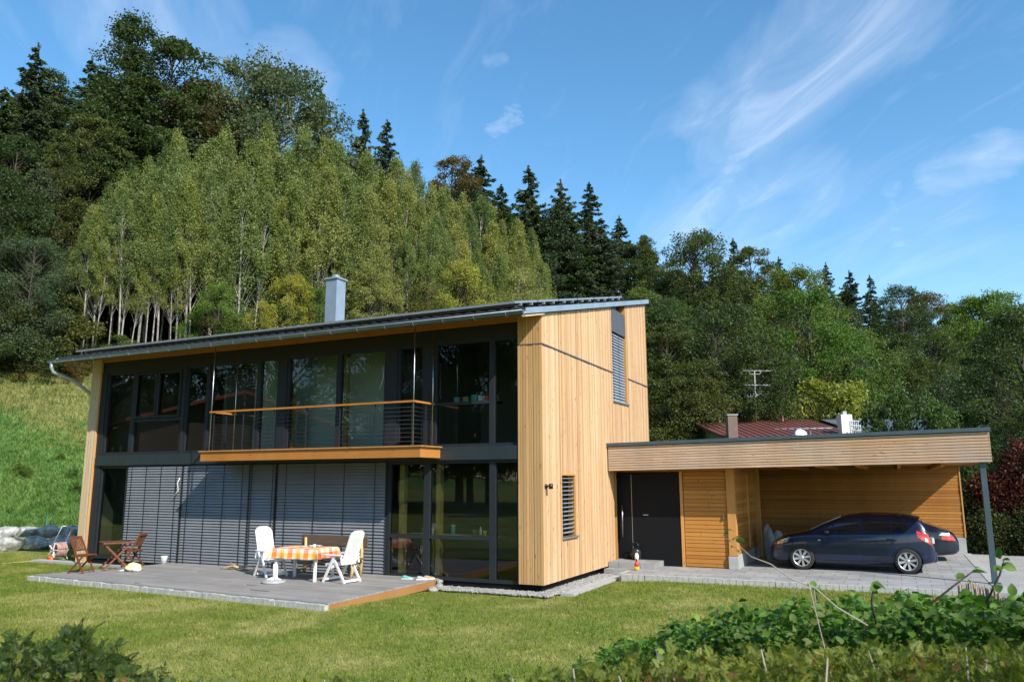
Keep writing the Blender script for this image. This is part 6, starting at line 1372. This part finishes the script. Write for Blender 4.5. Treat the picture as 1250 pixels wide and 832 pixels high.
# leafy shrub
tz = lambda p: float(np.interp(p, [690, 760, 850, 900, 960, 1050, 1100, 1180, 1320], [812, 782, 752, 742, 736, 730, 726, 728, 728]))+5*math.sin(p*.09)+4*math.sin(p*.23)
hz = empty('leafy_shrub', (9.5, -12.4, -.2)); ovate('foliage', hedge_pts(rs, 11500, (700, 1330), tz, (4.4, 5.9), .20), .048, 'hazel', 14, hz)
ovate('foliage', hedge_pts(rs, 350, (700, 1330), lambda p: tz(p)+12, (4.2, 4.5), .08), .045, 'green', 15, hz)
mb = MB(); tw = [[(1180, 820), (1185, 740), (1208, 700), (1215, 682)], [(1090, 800), (1110, 745), (1150, 715), (1178, 695)], [(1225, 780), (1240, 735), (1262, 700)], [(1000, 790), (990, 740), (985, 715)], [(1060, 780), (1052, 735), (1056, 714)], [(860, 800), (870, 770), (868, 742)]]
LP = []
for q in tw:
    pts = [];
    for px, py in q: d = azimuth(px); t = 4.6; pts.append((CAM[0]+d[0]*t, CAM[1]+d[1]*t, elev_h(px, py, t, d)))
    mb = MB(); mb.tube(pts, [.010, .007, .005, .003][:len(pts)], 6); mb.build('shoot', 'bark', hz)
    for a, b in zip(pts[1:], pts[2:]+[pts[-1]]):
        for _ in range(3): u = rr.random(); LP.append(tuple(a[k]+(b[k]-a[k])*u+rr.uniform(-.015, .015) for k in range(3)))
ovate('shoot_leaves', np.array(LP), .055, 'hazel', 16, hz)
tag(hz, 'fresh green leafy shrub filling the lower right corner with upright shoots', 'shrub')
# pale bare branch arching out
db = empty('bare_branch', (8.2, -12.9, 0)); mb = MB(); pts = []
for px, py in ((1045, 762), (1010, 740), (985, 716), (958, 706), (935, 688), (912, 679), (896, 664), (878, 654)): d = azimuth(px); t = 4.2; pts.append((CAM[0]+d[0]*t, CAM[1]+d[1]*t, elev_h(px, py, t, d)))
mb.tube(pts, [.0042, .004, .0036, .003, .0026, .002, .0016, .001], 7); p2 = []
for px, py in ((978, 708), (962, 722), (948, 738)): d = azimuth(px); t = 4.2; p2.append((CAM[0]+d[0]*t, CAM[1]+d[1]*t, elev_h(px, py, t, d)))
mb.tube(p2, [.003, .002, .0015], 6); mb.tube([pts[2], (pts[2][0], pts[2][1], pts[2][2]-.12)], .002, 4); mb.tube([p2[0], (pts[1][0]+.1, pts[1][1]-.4, .9)], .0025, 5); mb.build('branch', 'dry_twig', db)
LP = [tuple(pts[6][k]+rr.uniform(-.03, .03) for k in range(3)) for _ in range(5)]+[(pts[2][0], pts[2][1], pts[2][2]-.13)]+[tuple(pts[7][k]+rr.uniform(-.04, .04) for k in range(3)) for _ in range(4)]
ovate('foliage', np.array(LP), .04, 'green', 18, db); tag(db, 'thin pale arching twig with a few leaves in front of the blue car', 'twig')
# meadow weeds
for i, (px, py, w) in enumerate(((22, 575, 1.0), (28, 581, 1.2), (88, 582, 1.0), (95, 600, 1.1), (70, 560, .8))):
    d = azimuth(px); t = 38.
    for _ in range(40):
        z = elev_h(px, py, t, d); x, y = CAM[0]+d[0]*t, CAM[1]+d[1]*t; t += (z-gz(x, y))*(-1.2 if False else 1.2)*-1*-1 if z > gz(x, y) else (z-gz(x, y))*1.2
    plant('bush', i, (x, y), .42*w, m='bright', label='clump of broad leaved weeds on the sunny meadow slope', cat='plant', group='weed clumps on the meadow', name='weed_clump', sink=.05, wide=1.3)

# any prototype that was never used is removed
for kd, l in PR.items():
    for i, o in enumerate(l):
        if (kd, i) not in USED:
            for c in list(o.children): bpy.data.objects.remove(c)
            bpy.data.objects.remove(o)
for o in bpy.data.objects:
    if 'H' in o.keys(): del o['H']

# ================================================================== LIGHT
SUN_AZ, SUN_EL = 118.5, 38.0          # clockwise from +Y
S = Vector((math.sin(R(SUN_AZ))*math.cos(R(SUN_EL)), math.cos(R(SUN_AZ))*math.cos(R(SUN_EL)), math.sin(R(SUN_EL))))
ld = bpy.data.lights.new('sun', 'SUN'); ld.energy = 5.0; ld.angle = R(.5); ld.color = (1, .93, .82); lo = bpy.data.objects.new('sun', ld); COL.objects.link(lo); lo.rotation_euler = S.to_track_quat('Z', 'Y').to_euler(); lo.location = (30, -20, 40)
wd = bpy.data.worlds.new('World'); SC.world = wd; wd.use_nodes = True; nt = wd.node_tree; nt.nodes.clear()
sky = nt.nodes.new('ShaderNodeTexSky'); sky.sky_type = 'NISHITA'; sky.sun_disc = False; sky.sun_elevation = R(SUN_EL); sky.sun_rotation = R(SUN_AZ); sky.altitude = 600; sky.air_density = 1.1; sky.dust_density = .5; sky.ozone_density = 2.2
tc = nt.nodes.new('ShaderNodeTexCoord'); dirv = tc.outputs['Generated']
sp = nt.nodes.new('ShaderNodeSeparateXYZ'); lk(nt, dirv, sp.inputs[0]); zc_ = mth(nt, 'ADD', mth(nt, 'MAXIMUM', sp.outputs[2], 0.02), .12)
cb2 = nt.nodes.new('ShaderNodeCombineXYZ'); lk(nt, mth(nt, 'DIVIDE', sp.outputs[0], zc_), cb2.inputs[0]); lk(nt, mth(nt, 'DIVIDE', sp.outputs[1], zc_), cb2.inputs[1])
def vdir(px, py): v = FW+R2*(px-625)/FPX-U2*(py-416)/FPX; return v/np.linalg.norm(v)
pj = lambda v: v[:2]/(v[2]+.12)
sd_ = pj(vdir(1060, 0))-pj(vdir(900, 165)); th_ = math.atan2(sd_[1], sd_[0])
mr = nt.nodes.new('ShaderNodeMapping'); lk(nt, cb2.outputs[0], mr.inputs[0]); mr.inputs['Rotation'].default_value = (0, 0, -th_)
mp = nt.nodes.new('ShaderNodeMapping'); lk(nt, mr.outputs[0], mp.inputs[0]); mp.inputs['Scale'].default_value = (1.3, 4.2, 1)
n1 = noise(nt, mp.outputs[0], 1.6, 9, .62, .8); n2 = noise(nt, cb2.outputs[0], 4.5, 8, .6, .3); n3 = noise(nt, cb2.outputs[0], 13, 7, .65, .4)
def vdir(px, py): v = FW+R2*(px-625)/FPX-U2*(py-416)/FPX; return v/np.linalg.norm(v)
def blobmask(a, b, w):                # soft capsule on the sky sphere between two directions
    tot = None
    for i in range(5):
        v = vdir(a[0]+(b[0]-a[0])*i/4, a[1]+(b[1]-a[1])*i/4); d = nt.nodes.new('ShaderNodeVectorMath'); d.operation = 'DOT_PRODUCT'; lk(nt, dirv, d.inputs[0]); d.inputs[1].default_value = tuple(v)
        r0 = math.cos(w/FPX); q = nt.nodes.new('ShaderNodeMapRange'); q.interpolation_type = 'SMOOTHSTEP'; q.inputs['From Min'].default_value = r0; q.inputs['From Max'].default_value = 1.0; lk(nt, d.outputs['Value'], q.inputs['Value'])
        tot = q.outputs[0] if tot is None else mth(nt, 'MAXIMUM', tot, q.outputs[0])
    return tot
cl = mth(nt, 'MULTIPLY', ramp(nt, n1, [(.52, (0, 0, 0)), (.85, (.12, .12, .12))]), 1.)
for a, b, w, st_, nz, th in (((1060, 5), (905, 160), 60, .42, n1, .34), ((960, 232), (850, 275), 55, .38, n1, .34), ((624, 143), (606, 151), 13, .75, n3, .44), ((610, 72), (598, 75), 9, .3, n3, .46), ((1220, 190), (1150, 213), 22, .62, n2, .38), ((1088, 230), (1106, 320), 10, .22, n3, .36), ((345, 85), (370, 112), 38, .42, n2, .38), ((190, 70), (270, 78), 34, .34, n2, .38), ((150, 25), (230, 15), 50, .28, n1, .36), ((1140, 235), (1060, 260), 45, .18, n1, .32), ((1200, 330), (1000, 330), 40, .16, n1, .32)):
    msk = blobmask(a, b, w*1.7); k = ramp(nt, mth(nt, 'ADD', mth(nt, 'MULTIPLY', msk, .6), mth(nt, 'MULTIPLY', mth(nt, 'SUBTRACT', nz, th+.16), 1.9)), [(.15, (0, 0, 0)), (.6, (.28, .28, .28)), (1.1 if False else 1., (.85, .85, .85))]); k = mth(nt, 'MULTIPLY', k, mth(nt, 'MINIMUM', mth(nt, 'MULTIPLY', msk, 2.2), 1.)); cl = mth(nt, 'MAXIMUM', cl, mth(nt, 'MULTIPLY', k, st_))
cl = mth(nt, 'MINIMUM', cl, .85)
hs = nt.nodes.new('ShaderNodeHueSaturation'); hs.inputs['Saturation'].default_value = 1.22; hs.inputs['Value'].default_value = 1.16; hs.inputs['Hue'].default_value = .492; lk(nt, sky.outputs[0], hs.inputs['Color'])
skc = mixc(nt, hs.outputs[0], (6.2, 6.6, 7.4), cl)
bg = nt.nodes.new('ShaderNodeBackground'); lk(nt, skc, bg.inputs[0]); bg.inputs[1].default_value = .15
wo = nt.nodes.new('ShaderNodeOutputWorld'); lk(nt, bg.outputs[0], wo.inputs[0])
SC.view_settings.view_transform = 'Standard'; SC.view_settings.look = 'None'; SC.view_settings.exposure = 0.4; SC.view_settings.gamma = 1
SC.render.engine = 'CYCLES'; SC.cycles.max_bounces = 8; SC.cycles.transparent_max_bounces = 12; SC.cycles.diffuse_bounces = 2; SC.cycles.glossy_bounces = 4; SC.cycles.use_denoising = True; SC.cycles.caustics_reflective = False; SC.cycles.caustics_refractive = False; SC.cycles.sample_clamp_indirect = 6
SC.render.use_motion_blur = False
